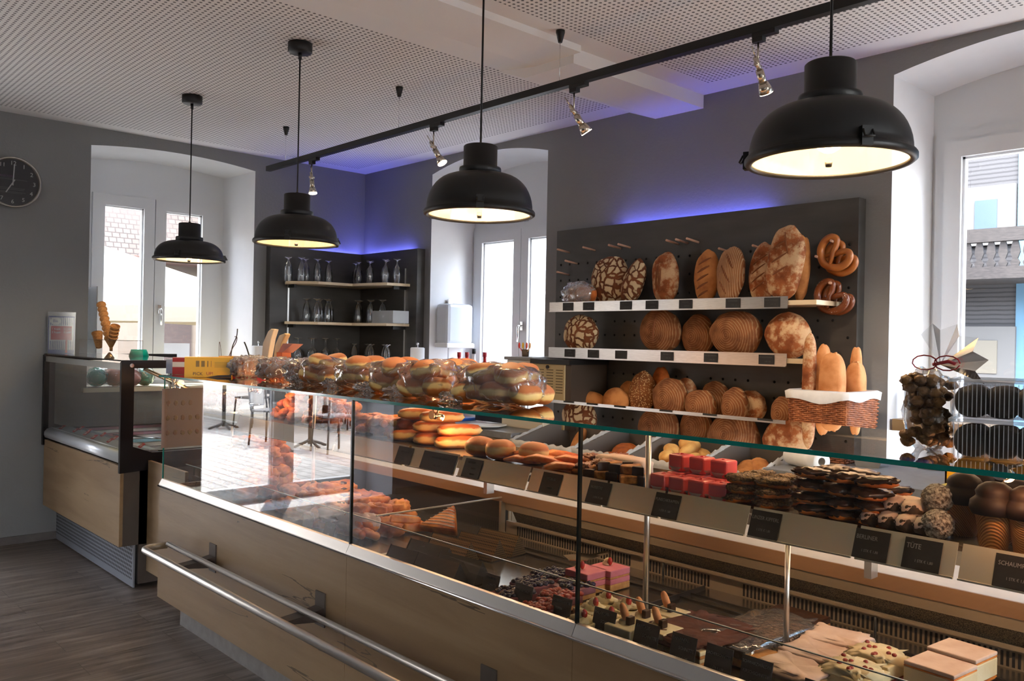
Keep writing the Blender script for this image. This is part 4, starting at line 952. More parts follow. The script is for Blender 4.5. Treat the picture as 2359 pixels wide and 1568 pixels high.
# pretzels
PZ = noisy('pretzel_crust', srgb(196, 120, 55), srgb(150, 82, 32), 9, rough=.35, coat=.2); PZD = noisy('dark_pretzel_crust', srgb(130, 66, 26), srgb(90, 42, 18), 8, rough=.3, coat=.3); SALT = mat('salt', (.85, .82, .78), .5)
def crom(P, n=6, closed=False):
    P = [Vector(p) for p in P]; out = []
    for i in range(len(P) - (0 if closed else 1)):
        a, b, c, d = P[(i-1) % len(P)] if (closed or i) else P[0], P[i], P[(i+1) % len(P)], P[(i+2) % len(P)] if (closed or i+2 < len(P)) else P[-1]
        for k in range(n):
            t = k/n; out.append(.5*((2*b) + (c-a)*t + (2*a-5*b+4*c-d)*t*t + (3*b-a-3*c+d)*t**3))
    if not closed: out.append(P[-1])
    return out
pk = [(-.36, .06, -.66), (-.16, .10, -.3), (.06, .12, .0), (.22, .0, .3), (.5, 0, .62), (.82, 0, .5), (.93, 0, .05), (.68, 0, -.5), (0, 0, -.82), (-.68, 0, -.5), (-.93, 0, .05), (-.82, 0, .5), (-.5, 0, .62), (-.22, -.0, .3), (-.06, -.10, .0), (.16, -.1, -.3), (.36, -.06, -.66)]
def pretzel(px, py, Y, s, rot, m, label, salt=False):
    p = ony(px, py, Y); t = thing('pretzel', label, 'pretzel', p); pth = crom([Vector(v)*s for v in pk]); n = len(pth)
    M_ = Matrix.Rotation(R(rot), 4, 'Y') 
    pth = [M_ @ v for v in pth]; rad = [s*(.10 + .125*math.sin(PI*i/(n-1))) for i in range(n)]
    o = ob('dough', MB().tube(pth, .01, 10, rad=rad), m, None, origin=(0, 0, 0)); o.parent = t; o.location = (0, 0, 0)
    if salt:
        sb_ = MB(); random.seed(3)
        for k in range(50):
            i = random.randrange(n//4, 3*n//4); a = random.uniform(-1, 1); q = pth[i] + Vector((a*rad[i]*.7, -rad[i]*.85, random.uniform(-.5, .5)*rad[i])); sb_.box(q.x-.001, q.x+.001, q.y-.001, q.y+.001, q.z-.001, q.z+.001)
        o = ob('salt_grains', sb_, SALT, None, origin=(0, 0, 0), kind='stuff'); o.parent = t; o.location = (0, 0, 0)
pretzel(1935, 596, 4.235, .088, 48, PZ, 'golden pretzel hanging behind another at the top right of the rack')
pretzel(1922, 583, 4.19, .090, 48, PZ, 'front golden pretzel of the upper pair on the rack')
pretzel(1928, 687, 4.235, .085, 45, PZD, 'dark pretzel hanging behind the salted one')
pretzel(1914, 684, 4.19, .088, 45, PZD, 'salted dark pretzel in front of the lower pair', True)
# ---------------------------------------------------------------- back worktop, bins, basket
WZ = .94
def worktop(x0, x1, label):
    t = thing('back_counter', label, 'counter', ((x0+x1)/2, 3.52, 0))
    ob('worktop', MB().box(x0, x1, 3.50, YB-.002, WZ-.04, WZ), STONE, t, bev=.002)
    ob('cabinet', MB().box(x0+.01, x1-.01, 3.53, YB-.014, .0, WZ-.04), noisy('sand_cabinet', (.24, .19, .13), (.28, .22, .15), 3, rough=.5), t)
    n = max(1, round((x1-x0)/.6))
    for i in range(n):
        a, b = x0+.015 + i*(x1-x0-.03)/n, x0+.015 + (i+1)*(x1-x0-.03)/n
        ob('cabinet_door', MB().box(a+.002, b-.002, 3.512, 3.53, .1, WZ-.045), MATS['sand_cabinet'], t)
worktop(XL+.02, -3.76, 'grey topped back counter left of the bread bins')
worktop(-2.06, 1.8, 'grey topped back counter right of the bread bins')
sw = thing('side_counter', 'grey topped side counter along the left wall behind the ice case', 'counter', (-6.4, 3.1, 0))
ob('worktop', MB().box(XL+.02, -6.08, 2.72, 3.495, WZ-.04, WZ), STONE, sw); ob('cabinet', MB().box(XL+.03, -6.12, 2.74, 3.49, 0, WZ-.04), MATS['sand_cabinet'], sw)
CLOTH = noisy('grey_linen', (.40, .385, .37), (.47, .45, .43), 30, (1, 1, 1), .9)
bx_ = [-3.74, -3.24, -2.87, -2.43, -2.08]
labs = ['cloth lined bread bin beside the left back counter', 'second cloth lined bread bin holding dark rolls', 'cloth lined bread bin full of pale oval rolls', 'rightmost cloth lined bread bin beside the right back counter']
rollm = [BR5, BR7, crust('crust_pale', 'plain', srgb(222, 175, 105), srgb(190, 130, 65), (1, 1, 1)), BR5]
rlab = ['long golden bread sticks in the leftmost cloth lined bin', 'dark rolls in the second cloth lined bin', 'pale oval rolls piled in the third cloth lined bin', 'striped golden rolls in the rightmost cloth lined bin']
for i in range(4):
    a, b = bx_[i], bx_[i+1]
    t = thing('bread_bin', labs[i], 'bread bin', ((a+b)/2, 3.55, .3))
    Mt = Matrix.Translation((0, 3.47, .905)) @ Matrix.Rotation(R(15), 4, 'X')
    m = MB()
    for r in ((a+.004, a+.018, 0, .50), (b-.018, b-.004, 0, .50), (a+.004, b-.004, 0, .014), (a+.004, b-.004, .486, .50)): m.box(*r, -.26, -.01)
    m.box(a+.004, b-.004, 0, .50, -.27, -.26); m.xf(Mt); ob('bin', m, mat('bin_wood', (.12, .10, .085), .7), t)
    cl = MB(); path = []
    for (u0, v0, u1, v1) in ((a+.011, .007, b-.011, .007), (b-.011, .007, b-.011, .493), (b-.011, .493, a+.011, .493), (a+.011, .493, a+.011, .007)):
        for k in range(24): path.append((u0 + (u1-u0)*k/24, v0 + (v1-v0)*k/24))
    n = len(path); rings = []
    cx, cy = (a+b)/2, .25
    for (s_, z) in ((1.035, -.075), (1.045, -.02), (1.02, .006), (.97, .006), (.93, -.02), (.90, -.20)):
        ringv = []
        for k, (u, v) in enumerate(path):
            wv = .003*math.sin(k*1.9) + .002*math.sin(k*4.3)
            du, dv_ = (u - cx), (v - cy); hx, hy = (b-a)/2, .25
            off = (s_ - 1)*hx if abs(abs(du) - hx + .011) < .002 else 0; offy = (s_ - 1)*hx if abs(abs(dv_) - hy + .007) < .002 else 0
            ringv.append(Vector((cx + du + math.copysign(off, du) + (wv if off else 0), cy + dv_ + math.copysign(offy, dv_) + (wv if offy else 0), z + wv*1.5)))
        rings.append(ringv)
    for rg in rings: cl.v += rg
    for j in range(len(rings)-1):
        for k in range(n): cl.f.append([j*n+k, j*n+(k+1) % n, (j+1)*n+(k+1) % n, (j+1)*n+k]); cl.m.append(0); cl.s.append(True)
    cl.xf(Mt); ob('cloth_liner', cl, CLOTH, t)
    random.seed(i+5); proto = None
    cnt = (9, 12, 24, 12)[i]
    for k in range(cnt):
        u = a + .09 + random.random()*(b-a-.18); v = .09 + .32*((k*.618) % 1); lay = k//(9 if i == 2 else 6)
        z = (-.17, -.17, -.15, -.17)[i] + lay*.045
        p = Mt @ Vector((u, v, z)); 
        dims = [(.035, .13, .032), (.07, .075, .045), (.045, .085, .036), (.055, .08, .045)][i]
        if proto is None:
            proto = ob('bread_roll', MB().blob((0, 0, 0), dims, p=2.2, amp=.08, seed=i, nu=20, nv=12), rollm[i], None, rlab[i], 'bread roll', rlab[i], origin=(0, 0, 0)); o = proto; o.location = p
        else: o = dup(proto, p, None, rlab[i], rlab[i])
        o.rotation_euler = (R(15 + random.uniform(-20, 20)), R(random.uniform(-20, 20)), R(random.uniform(-60, 60)))
# wicker basket with long loaves
WICK = noisy('wicker', srgb(175, 105, 62), srgb(120, 66, 36), 25, rough=.5)
kx0, kx1, ky0, ky1, kz1 = -2.165, -1.868, 3.91, 4.24, 1.272
bk = thing('wicker_basket', 'tall wicker basket with a white liner holding baguettes on the back counter', 'basket', ((kx0+kx1)/2, ky0, WZ))
def rectpath(x0, x1, y0, y1, n=9):
    o = []
    for (a, b, c, d) in ((x0, y0, x1, y0), (x1, y0, x1, y1), (x1, y1, x0, y1), (x0, y1, x0, y0)):
        for k in range(n): o.append((a + (c-a)*k/n, b + (d-b)*k/n))
    return o
wk = MB(); nr_ = 34
for j in range(nr_):
    z = WZ + .008 + j*(kz1-WZ-.012)/nr_; g = .016*(j/nr_)
    pts = [(x + (.0035 if (k+j) % 2 else -.0035)*(1 if x > (kx0+kx1)/2 else -1)*(abs(x-kx0) < .02 or abs(x-kx1) < .02), y + (.0035 if (k+j) % 2 else -.0035)*(abs(y-ky0) < .02 or abs(y-ky1) < .02), z) for k, (x, y) in enumerate(rectpath(kx0-g+.012, kx1+g-.012, ky0-g+.012, ky1+g-.012, 12))]
    wk.tube(pts, .0048, 5, closed=True)
ob('weave', wk, WICK, bk)
stk = MB()
for k, (x, y) in enumerate(rectpath(kx0+.012, kx1-.012, ky0+.012, ky1-.012, 12)):
    dx, dy = (x-(kx0+kx1)/2), (y-(ky0+ky1)/2); stk.tube([(x, y, WZ), (x + dx*.1, y + dy*.1, kz1)], .003, 5)
ob('stakes', stk, WICK, bk); ob('bottom', MB().box(kx0+.02, kx1-.02, ky0+.02, ky1-.02, WZ, WZ+.01), WICK, bk)
ln = MB(); P_ = [rectpath(kx0-s, kx1+s, ky0-s, ky1+s, 9) for s in (.012, .016, .0, -.012)]; zz = (kz1-.030, kz1+.006, kz1+.016, kz1-.09); n = len(P_[0])
for r_i, pp in enumerate(P_):
    for k, (x, y) in enumerate(pp): ln.v.append(Vector((x, y, zz[r_i] + (.008*math.sin(k*.9) if r_i == 0 else 0) - (.012*(k < 9)*math.sin(PI*k/9) if r_i == 0 else 0))))
for j in range(3):
    for k in range(n): ln.f.append([j*n+k, j*n+(k+1) % n, (j+1)*n+(k+1) % n, (j+1)*n+k]); ln.m.append(0); ln.s.append(True)
ob('liner', ln, noisy('white_cotton', (.78, .76, .74), (.7, .68, .66), 20, rough=.9), bk)
BGT = crust('baguette_crust', 'plain', srgb(215, 150, 98), srgb(180, 112, 62), (1, 1, 1))
def stick(label, x0, x1, y0, Y, rx_, ry_, m, tilt=0, p=2.4, cat='bread'):
    c = ony((x0+x1)/2, y0, Y); h = (c.z - (WZ+.015))/2; t = thing('baguette', label, cat, (c.x, Y, WZ+.015+h)); t.rotation_euler = (0, R(tilt), 0)
    o = ob('crust', MB().blob((0, 0, 0), (rx_, ry_, h), p=p, amp=.04, fr=6, seed=int(x0), nu=22, nv=40, fn=lambda v: Vector(((lambda q: (v.x*q, v.y*q, v.z))((lambda tt, r0: (max(1-abs(tt)**7, 0)**.5)/max(r0, .02))(v.z/h, max(1-abs(v.z/h)**p, 0)**(1/p))))) if abs(v.z/h) < .999 else v), m, None, origin=(0, 0, 0)); o.parent = t; o.location = (0, 0, 0); return t
stick('tallest rustic floury baguette at the left of the wicker basket', 1850, 1880, 768, 3.97, .032, .03, BR4, 1)
stick('rounded baguette standing behind the flour striped loaf', 1880, 1917, 792, 4.15, .038, .035, BGT)
stick('broad flour striped white loaf at the front of the basket', 1892, 1945, 812, 3.99, .060, .046, BGT, 0, 3.4)
stick('thin rounded baguette at the back right of the basket', 1957, 1990, 799, 4.20, .030, .028, BGT)
stick('square ended white loaf at the right of the basket', 1946, 1999, 833, 4.155, .042, .045, BGT, 0, 4.5)
# things on the right back counter
pr_ = thing('paper_roll', 'white paper towel roll lying on the right back counter', 'paper roll', (-2, 3.6, WZ))
a_, b_ = onz(1820, 1070, WZ), onz(1893, 1080, WZ); A_ = Vector((ony(1822, 1048, 3.72).x, 3.72, WZ+.045)); B_ = Vector((ony(1893, 1058, 3.62).x, 3.62, WZ+.045))
pr_.location = (A_ + B_)/2 - Vector((0, 0, .045)); dd = B_ - A_; qq = dd.to_track_quat('Z', 'Y').to_matrix()
ob('paper', MB().lathe([(.018, 0), (.044, 0), (.044, dd.length), (.018, dd.length)], A_, 32, 0, qq, caps=False), noisy('tissue_white', (.8, .8, .79), (.74, .74, .73), 30, rough=.9), pr_)
ob('core', MB().lathe([(.017, 0), (.0185, 0), (.0185, dd.length+.001), (.017, dd.length+.001), (.017, 0)], A_, 24, 0, qq, caps=False), mat('cardboard_core', (.25, .22, .19), .8), pr_)
p = onz(2000, 1075, WZ)
tb = thing('plastic_tub', 'small grey blue lidded plastic tub beside the wicker basket', 'container', p)
ob('tub', MB().prism([(p.x-.055, WZ), (p.x+.055, WZ), (p.x+.068, WZ+.035), (p.x-.068, WZ+.035)], 'y', p.y-.01, p.y+.10), thin_glass('smoky_plastic', (.5, .55, .62), 1.5, .15, .25), tb)
ob('lid', MB().box(p.x-.072, p.x+.072, p.y-.014, p.y+.104, WZ+.035, WZ+.043), mat('smoky_lid', (.22, .25, .3), .3), tb, bev=.003)
kn = thing('knife', 'dark handled knife lying on the right back counter', 'knife', (-1.75, 4.1, WZ))
ob('blade', MB().box(-1.85, -1.62, 4.12, 4.145, WZ, WZ+.003), CHROME, kn); ob('handle', MB().box(-1.62, -1.50, 4.118, 4.147, WZ, WZ+.018), BLACK, kn, bev=.004)
bs = thing('blue_cloth', 'folded blue cloth at the back of the right counter', 'cloth', (-1.72, 4.25, WZ))
ob('cloth', MB().box(-1.82, -1.62, 4.2, 4.32, WZ, WZ+.02), mat('deep_blue', (.01, .06, .35), .7), bs, bev=.006)
yb = thing('yellow_crate', 'yellow translucent plastic crate on the right back counter', 'crate', (-.95, 3.75, WZ))
p0, p1 = ony(2178, 1024, 3.66), ony(2178, 1108, 3.66)
YT = mat('amber_plastic', (.95, .42, .01), .3); b = MB()
for r in ((p0.x, .1, 3.66, 3.668), (p0.x, .1, 4.1, 4.108), (p0.x, p0.x+.008, 3.66, 4.1), (.092, .1, 3.66, 4.1)): b.box(*r, WZ, p0.z)
b.box(p0.x, .1, 3.66, 4.1, WZ, WZ+.008).box(p0.x-.012, .112, 3.648, 3.66, p0.z-.02, p0.z); ob('crate', b, YT, yb)
p2, p3 = ony(2161, 1108, 3.54), ony(2161, 1124, 3.54)
yl = thing('cutting_board', 'thick yellow cutting board at the front edge of the right counter', 'cutting board', (-1, 3.6, WZ))
ob('board', MB().box(p2.x, .05, 3.52, 3.64, WZ, WZ+.022), mat('pale_yellow_plastic', (.80, .66, .12), .4), yl, bev=.003)
p = ony(2112, 970, 4.46)
scn = thing('steel_container', 'stainless steel bowl container on the sill of the right window', 'container', (p.x, 4.46, p.z))
ob('bowl', MB().lathe([(.05, .0), (.058, .01), (.062, .145), (.066, .148), (.060, .146)], (p.x, 4.46, p.z+.01), 28, caps=False), STEELR, scn)
ws_ = thing('wooden_stand', 'brown wooden stand under the steel container', 'stand', (p.x, 4.4, .92))
ob('stand', MB().box(p.x-.09, p.x+.35, 4.38, 4.56, .925, p.z+.009), wood('mid_oak', (.3, .19, .09), (.36, .24, .12), (.4, .27, .15), 'x', crack=False), ws_)
# ---------------------------------------------------------------- goods inside the display case
def food(name, c1, c2, scale=30, rough=.55, bd=.004, **k): return noisy(name, c1, c2, scale, rough=rough, bd=bd, **k)
GOLD = food('golden_pastry', srgb(235, 150, 66), srgb(185, 92, 34), 22, .45)
ORNG = food('fried_dough', srgb(222, 122, 58), srgb(198, 96, 40), 8, .5, .001)
CHOC = food('chocolate', (.060, .022, .009), (.018, .007, .003), 40, .35, .0015, spec=.3); CREAMF = food('cream_filling', (.80, .68, .42), (.72, .58, .32), 20, .6)
PINK = food('pink_fondant', (.86, .14, .14), (.80, .115, .12), 5, .3, .0003); NUTS = food('chopped_nuts', (.40, .24, .10), (.10, .05, .02), 160, .6, .012)
SUG = food('icing_sugar', (.80, .62, .52), (.62, .42, .33), 12, .9, .004); COCO = food('coconut_flakes', (.62, .58, .52), (.07, .05, .04), 130, .9, .012)
WAF = mat('waffle_cone', rough=.6); nt = WAF.node_tree
w1 = N(nt, 'TexWave', {'bands_direction': 'DIAGONAL'}, Vector=coords(nt), Scale=110); setb(WAF, Base_Color=ramp(nt, w1.outputs[0], [(.2, srgb(150, 92, 45)), (.7, srgb(205, 145, 80))]), Normal=bump(nt, w1.outputs[0], .0006))
def berl_mat():
    m = mat('doughnut_dough', rough=.55); nt = m.node_tree
    z = N(nt, 'SeparateXYZ', Vector=N(nt, 'TexCoord').outputs['Object']).outputs[2]
    nz = N(nt, 'TexNoise', Vector=coords(nt), Scale=25, Detail=3)
    f = math_(nt, 'ADD', math_(nt, 'MULTIPLY_ADD', z, 8.0, .5), math_(nt, 'MULTIPLY_ADD', nz.outputs[0], .16, -.08))
    setb(m, Base_Color=ramp(nt, f, [(.18, srgb(168, 92, 40)), (.38, srgb(190, 112, 52)), (.45, srgb(235, 196, 120)), (.56, srgb(238, 205, 135)), (.63, srgb(190, 112, 62)), (.95, srgb(212, 150, 112))])); return m
BERL = berl_mat(); SHZ = 1.062
PROT = {}
def ux(px, y): return ony(px, 1100, y).x
def place(kind, build, p, rot, label, grp, cat, scale=1.0):
    """build(): makes the thing at the origin; the first placed one is the original"""
    if kind not in PROT:
        t = build(); t['label'] = label; t['category'] = cat
        if grp: t['group'] = grp
        PROT[kind] = t; t.location = p
    else: t = dup(PROT[kind], p, None, label, grp); t['category'] = cat
    if not grp and 'group' in t: del t['group']
    t.rotation_euler = rot; t.scale = (scale,)*3 if isinstance(scale, (int, float)) else scale
    return t
def simple(name, mb, m): return lambda: ob(name, mb, m, None, origin=(0, 0, 0), label='x', cat='x')
def B_berliner():
    t = thing('doughnut', '', 'doughnut'); ob('dough', MB().blob((0, 0, 0), (.056, .056, .038), p=2.3, amp=.05, seed=4, nu=28, nv=16), BERL, t)
    return t
def at(px, py, z): return onz(px, py, z)
# round doughnuts
for (px, py, lb) in ((1106, 1066, 'round doughnut at the left of the three in front'), (1152, 1073, 'front middle round doughnut with a pale ring'), (1207, 1068, 'round doughnut at the right with a split pale ring')):
    c_ = ony(px, py, 2.10); place('berl', B_berliner, (c_.x, 2.10 + .05*(px > 1180), SHZ+.037), (0, 0, px), lb + ' on the upper shelf', None, 'doughnut')
# long doughnuts
def B_long():
    t = thing('long_doughnut', '', 'doughnut')
    f = lambda v: Vector((v.x, v.y*(1 - .22*math.cos(v.x*40)), v.z)); ob('dough', MB().blob((0, 0, 0), (.095, .042, .024), p=2.6, amp=.10, fr=5, seed=9, nu=32, nv=14, fn=f), BERL, t)
    ob('glaze', MB().blob((0, 0, .007), (.090, .039, .0195), p=2.6, amp=.10, fr=5, seed=9, nu=32, nv=10, flat=0.0, fn=f), ORNG, t); return t
gl_ = 'long glazed doughnuts stacked below the brass lamp'
for (px, py, dz, rz) in ((945, 1040, 0, 70), (1000, 1046, 0, 80), (1048, 1052, 0, 95), (930, 1005, .045, 60), (985, 1012, .045, 85), (1040, 1022, .045, 100), (950, 985, .09, 75), (1000, 992, .09, 95)):
    c = ony(px, py, 2.16); place('long', B_long, (c.x, 2.17 + (.03 if dz else 0), SHZ + .024 + dz), (0, 0, R(rz-25)), gl_, gl_, 'doughnut')
# puff pastries of several sorts
def B_puff(seed, dims, m, p=2.6):
    def f():
        t = thing('pastry', '', 'pastry')
        ob('dough', MB().blob((0, 0, 0), dims, p=p, amp=.35, fr=5, seed=seed, nu=28, nv=12), m, t); return t
    return f
def B_knot():
    t = thing('pastry', '', 'pastry'); pts = crom([(-.06, 0, 0), (-.02, .03, .008), (.03, -.01, .012), (.05, .03, 0), (.0, .045, -.004), (-.04, .02, .01), (.0, -.035, .004), (.06, -.03, 0)], 5)
    ob('dough', MB().tube(pts, .017, 9, rad=[.013 + .006*abs(math.sin(i*1.1)) for i in range(len(pts))]), GOLD, t); return t
def B_square():
    t = thing('fruit_pastry', '', 'pastry'); mb = MB().blob((0, 0, 0), (.055, .055, .018), p=5, amp=.25, fr=5, seed=3, nu=32, nv=10); ob('dough', mb, GOLD, t)
    ob('filling', MB().blob((0, 0, .014), (.026, .02, .008), amp=.3, seed=2, nu=14, nv=8), food('dark_fruit', (.10, .02, .02), (.05, .01, .01), 30, .2), t); return t
def B_strip():
    t = thing('iced_turnover', '', 'pastry'); ob('dough', MB().prism([(-.075, -.05), (.075, -.05), (.0, .075)], 'z', -.016, .016), GOLD, t, bev=.008)
    s_ = MB()
    for k in range(7): y = -.04 + k*.015; h = .07*(1-(y+.05)/.125); s_.tube([(-h, y, .017), (0, y+.004, .018), (h, y, .017)], .0012, 5)
    ob('icing_stripes', s_, mat('white_icing', (.85, .8, .72), .5), t); return t
def pile(kinds, region, z0, n, layers, label, grp, seed, dz=.032, ylim=None, sc_=1.0):
    random.seed(seed); (x0, x1, y0, y1) = region; k = 0
    for L in range(layers):
        m = n - L*max(1, n//(layers+2)); cols = max(1, int(math.sqrt(m*(x1-x0)/(y1-y0))))
        rows = math.ceil(m/cols); ins = .10*L
        for i in range(m):
            u = (i % cols + .5)/cols; v = (i//cols + .5)/rows
            x = x0 + (x1-x0)*(ins/2 + (1-ins)*u) + random.uniform(-.015, .015); y = y0 + (y1-y0)*(ins/2 + (1-ins)*v) + random.uniform(-.012, .012)
            kd, bf = kinds[(k*7 + L) % len(kinds)]; k += 1
            place(kd, bf, (x, y, z0 + L*dz), (R(random.uniform(-12, 12)), R(random.uniform(-12, 12)), random.uniform(0, 6.28)), label, grp, 'pastry', sc_*random.uniform(.9, 1.1))
K1 = [('puffA', B_puff(11, (.062, .045, .026), GOLD)), ('knot', B_knot), ('puffB', B_puff(12, (.055, .05, .03), food('dark_gold_pastry', srgb(200, 108, 45), srgb(130, 62, 24), 20)))]
K2 = [('sq', B_square), ('puffA', None), ('knot', None)]
gA = 'golden puff pastries heaped on the left of the upper shelf'
xs0, xs1 = ony(470, 950, 2.17).x, ony(890, 950, 2.17).x
pile(K1, (-4.15, -3.50, 2.12, 2.32), SHZ+.026, 14, 4, gA, gA, 1)
pile(K1, (-3.42, -2.92, 2.12, 2.32), SHZ+.026, 10, 2, 'golden puff pastries heaped in the middle of the left upper shelf', 'golden puff pastries heaped in the middle of the left upper shelf', 2)
gB = 'fruit pastries and puff pastries heaped in the lower left of the case'
pile([('sq', B_square)] + K1, (-3.75, -2.86, 1.86, 2.33), .705, 26, 3, gB, gB, 3, .034)
gC = 'brown croissants and buns stacked at the far left of the lower case'
pile(K1, (-4.42, -3.95, 1.90, 2.3), .712, 12, 6, gC, gC, 4, .045, sc_=1.1)
p = at(1055, 1228, .66); place('strip', B_strip, (-2.78, 2.22, .74), (R(28), 0, R(20)), 'triangular turnover with white icing stripes against the divider', None, 'pastry', 1.25)
place('strip', B_strip, (-2.93, 2.1, .74), (R(10), 0, R(200)), 'iced turnover left of the striped triangular one', None, 'pastry')
place('roll', B_puff(14, (.09, .045, .04), SUG), (-2.98, 1.93, .74), (0, 0, R(35)), 'pale sugar dusted strudel slice in the lower left case', None, 'pastry')
place('roll', None, (-3.12, 1.93, .74), (0, R(10), R(60)), 'second pale strudel slice beside the sugar dusted one', None, 'pastry')
# bagged snacks at far left upper shelf
for i, (px, lb) in enumerate(((478, 'bread rolls in a clear bag at the far left of the upper shelf'), (520, 'second clear bag of rolls on the upper shelf'))):
    c = ony(px, 940, 2.12); t = thing('bagged_rolls', lb, 'bag', (c.x, 2.12, SHZ))
    ob('film', MB().blob((c.x, 2.14, SHZ+.055), (.075, .06, .055), p=2.4, amp=.3, fr=8, seed=i, nu=28, nv=16), FILMW, t)
    ob('roll', MB().blob((c.x, 2.14, SHZ+.045), (.06, .048, .042), amp=.1, seed=i, nu=18, nv=12), BR7, t)
# apricot twist pastries
gD = 'flat apricot coloured twists on the upper shelf'
def B_twist():
    t = thing('twist_pastry', '', 'pastry'); mb = MB()
    for k in (-1, 0, 1): mb.tube([(-.07, k*.016, 0), (-.03, k*.016+.006, .006), (.02, k*.016-.006, .003), (.07, k*.016, 0)], .011, 8, rad=[.005, .012, .012, .005])
    ob('dough', mb, food('apricot_pastry', srgb(240, 150, 75), srgb(205, 90, 35), 25, .4), t); return t
for k in range(9): place('twist', B_twist, (ux(1205 + (k % 3)*48, 2.09) - .03*(k//3), 2.09 + (k//3)*.075, SHZ+.013 + .012*(k % 2)), (0, R(4*(k % 2)), R(25 + 13*(k % 4))), gD, gD, 'pastry')
# nut slices, strudel
gE = 'brown nut topped flat cookies left of the powdered strudel'
def B_nut():
    t = thing('nut_cookie', '', 'cookie'); ob('base', MB().blob((0, 0, 0), (.05, .04, .012), p=3, amp=.2, seed=8, nu=24, nv=8), GOLD, t)
    ob('nut_topping', MB().blob((0, 0, .008), (.043, .034, .014), p=2.5, amp=.5, fr=14, seed=8, nu=30, nv=12), food('red_brown_nuts', (.20, .05, .025), (.40, .16, .06), 60, .4, .008), t); return t
for k in range(9): place('nutc', B_nut, (ux(1350 + (k % 3)*42, 2.12) - .03*(k//3), 2.12 + (k//3)*.075, SHZ+.013+.02*(k % 2)), (R(5), R(-6+4*(k % 3)), k), gE, gE, 'cookie')
p = at(1437, 1085, SHZ+.03); ob('strudel_slice', MB().blob((ux(1437, 2.20), 2.20, SHZ+.033), (.10, .045, .032), p=4, amp=.15, seed=3, nu=32, nv=14), SUG, None, 'pale powdered strudel slice lying behind the nut corners', 'pastry')
def B_corner():
    t = thing('nut_corner', '', 'pastry'); tri = [(-.06, -.035), (.06, -.035), (.0, .055)]
    ob('biscuit', MB().prism(tri, 'z', -.014, .010), food('biscuit', srgb(215, 150, 75), srgb(150, 90, 40), 60, .7), t, bev=.003); ob('chocolate_dip', MB().prism([(-.064, -.038), (-.02, -.038), (-.036, .004)], 'z', -.016, .013).prism([(.064, -.038), (.02, -.038), (.036, .004)], 'z', -.016, .013), CHOC, t, bev=.003); return t
gF = 'nut corners with chocolate dipped tips in front of the powdered strudel'
for k, (x, y, z, a) in enumerate(((ux(1395, 2.09), 2.09, 0, 10), (ux(1450, 2.08), 2.08, 0, 190), (ux(1410, 2.13), 2.13, .026, 60), (ux(1480, 2.12), 2.12, 0, 100), (ux(1455, 2.11), 2.11, .026, 10))): place('corner', B_corner, (x, y, SHZ+.016+z), (0, 0, R(a)), gF, gF, 'pastry')
# pink fondant cubes
def B_pink():
    t = thing('pink_cake_cube', '', 'cake'); ob('fondant', MB().box(-.029, .029, -.029, .029, 0, .050), PINK, t, bev=.006)
    ob('cherry', MB().blob((0, 0, .048), (.008, .008, .005), nu=12, nv=8), mat('red_cherry', (.5, .01, .02), .15), t)
    ob('paper_case', MB().lathe([(.030, .0), (.038, .014), (.034, .013)], n=16, caps=False), thin_glass('greaseproof_paper', (.9, .8, .8), 1.3, .4, .4), t); return t
gG = 'pink fondant cake cubes on the upper shelf'
for k in range(15):
    r_, c_k = k//5, k % 5; z = 0
    if k < 12: x, y = ux(1528, 2.07) + (k % 4)*.068 + .008*(k//4), 2.07 + (k//4)*.070
    else: x, y, z = ux(1565, 2.15) + (k-12)*.075, 2.16, .051
    place('pink', B_pink, (x, y, SHZ+z), (0, 0, R(random.uniform(-8, 8))), gG, gG, 'cake')
# chocolate nut cookie stacks
def B_flor(top, nm):
    def f():
        t = thing(nm, '', 'cookie'); ob('biscuit', MB().blob((0, 0, 0), (.048, .030, .009), p=2.6, amp=.15, seed=5, nu=24, nv=8), GOLD, t)
        ob('topping', MB().blob((0, 0, .008), (.050, .031, .012), p=2.4, amp=.35, fr=9, seed=6, nu=30, nv=12), top, t); return t
    return f
gH = 'nut sprinkled chocolate cookies stacked beside the pink cubes'
for k in range(12): place('flor', B_flor(NUTS, 'nut_cookie'), ((ux(1715, 2.08) if k % 2 == 0 else ux(1785, 2.08)) + random.uniform(-.008, .008) - .01*((k//2) % 2), 2.08 + ((k//2) % 2)*.085, SHZ+.010+(k//4)*.027), (R(random.uniform(-6, 6)), 0, R(random.uniform(20, 70))), gH, gH, 'cookie')
gI = 'dark chocolate coated cookies in three tall stacks'
for k in range(23): place('chocc', B_flor(CHOC, 'chocolate_cookie'), (ux((1880, 1950, 2018)[k % 3], 2.08) + random.uniform(-.008, .008), 2.08 + ((k//3) % 2)*.085, SHZ+.011+(k//6)*.031), (R(random.uniform(-9, 9)), R(random.uniform(-6, 6)), R(random.uniform(15, 70))), gI, gI, 'cookie')
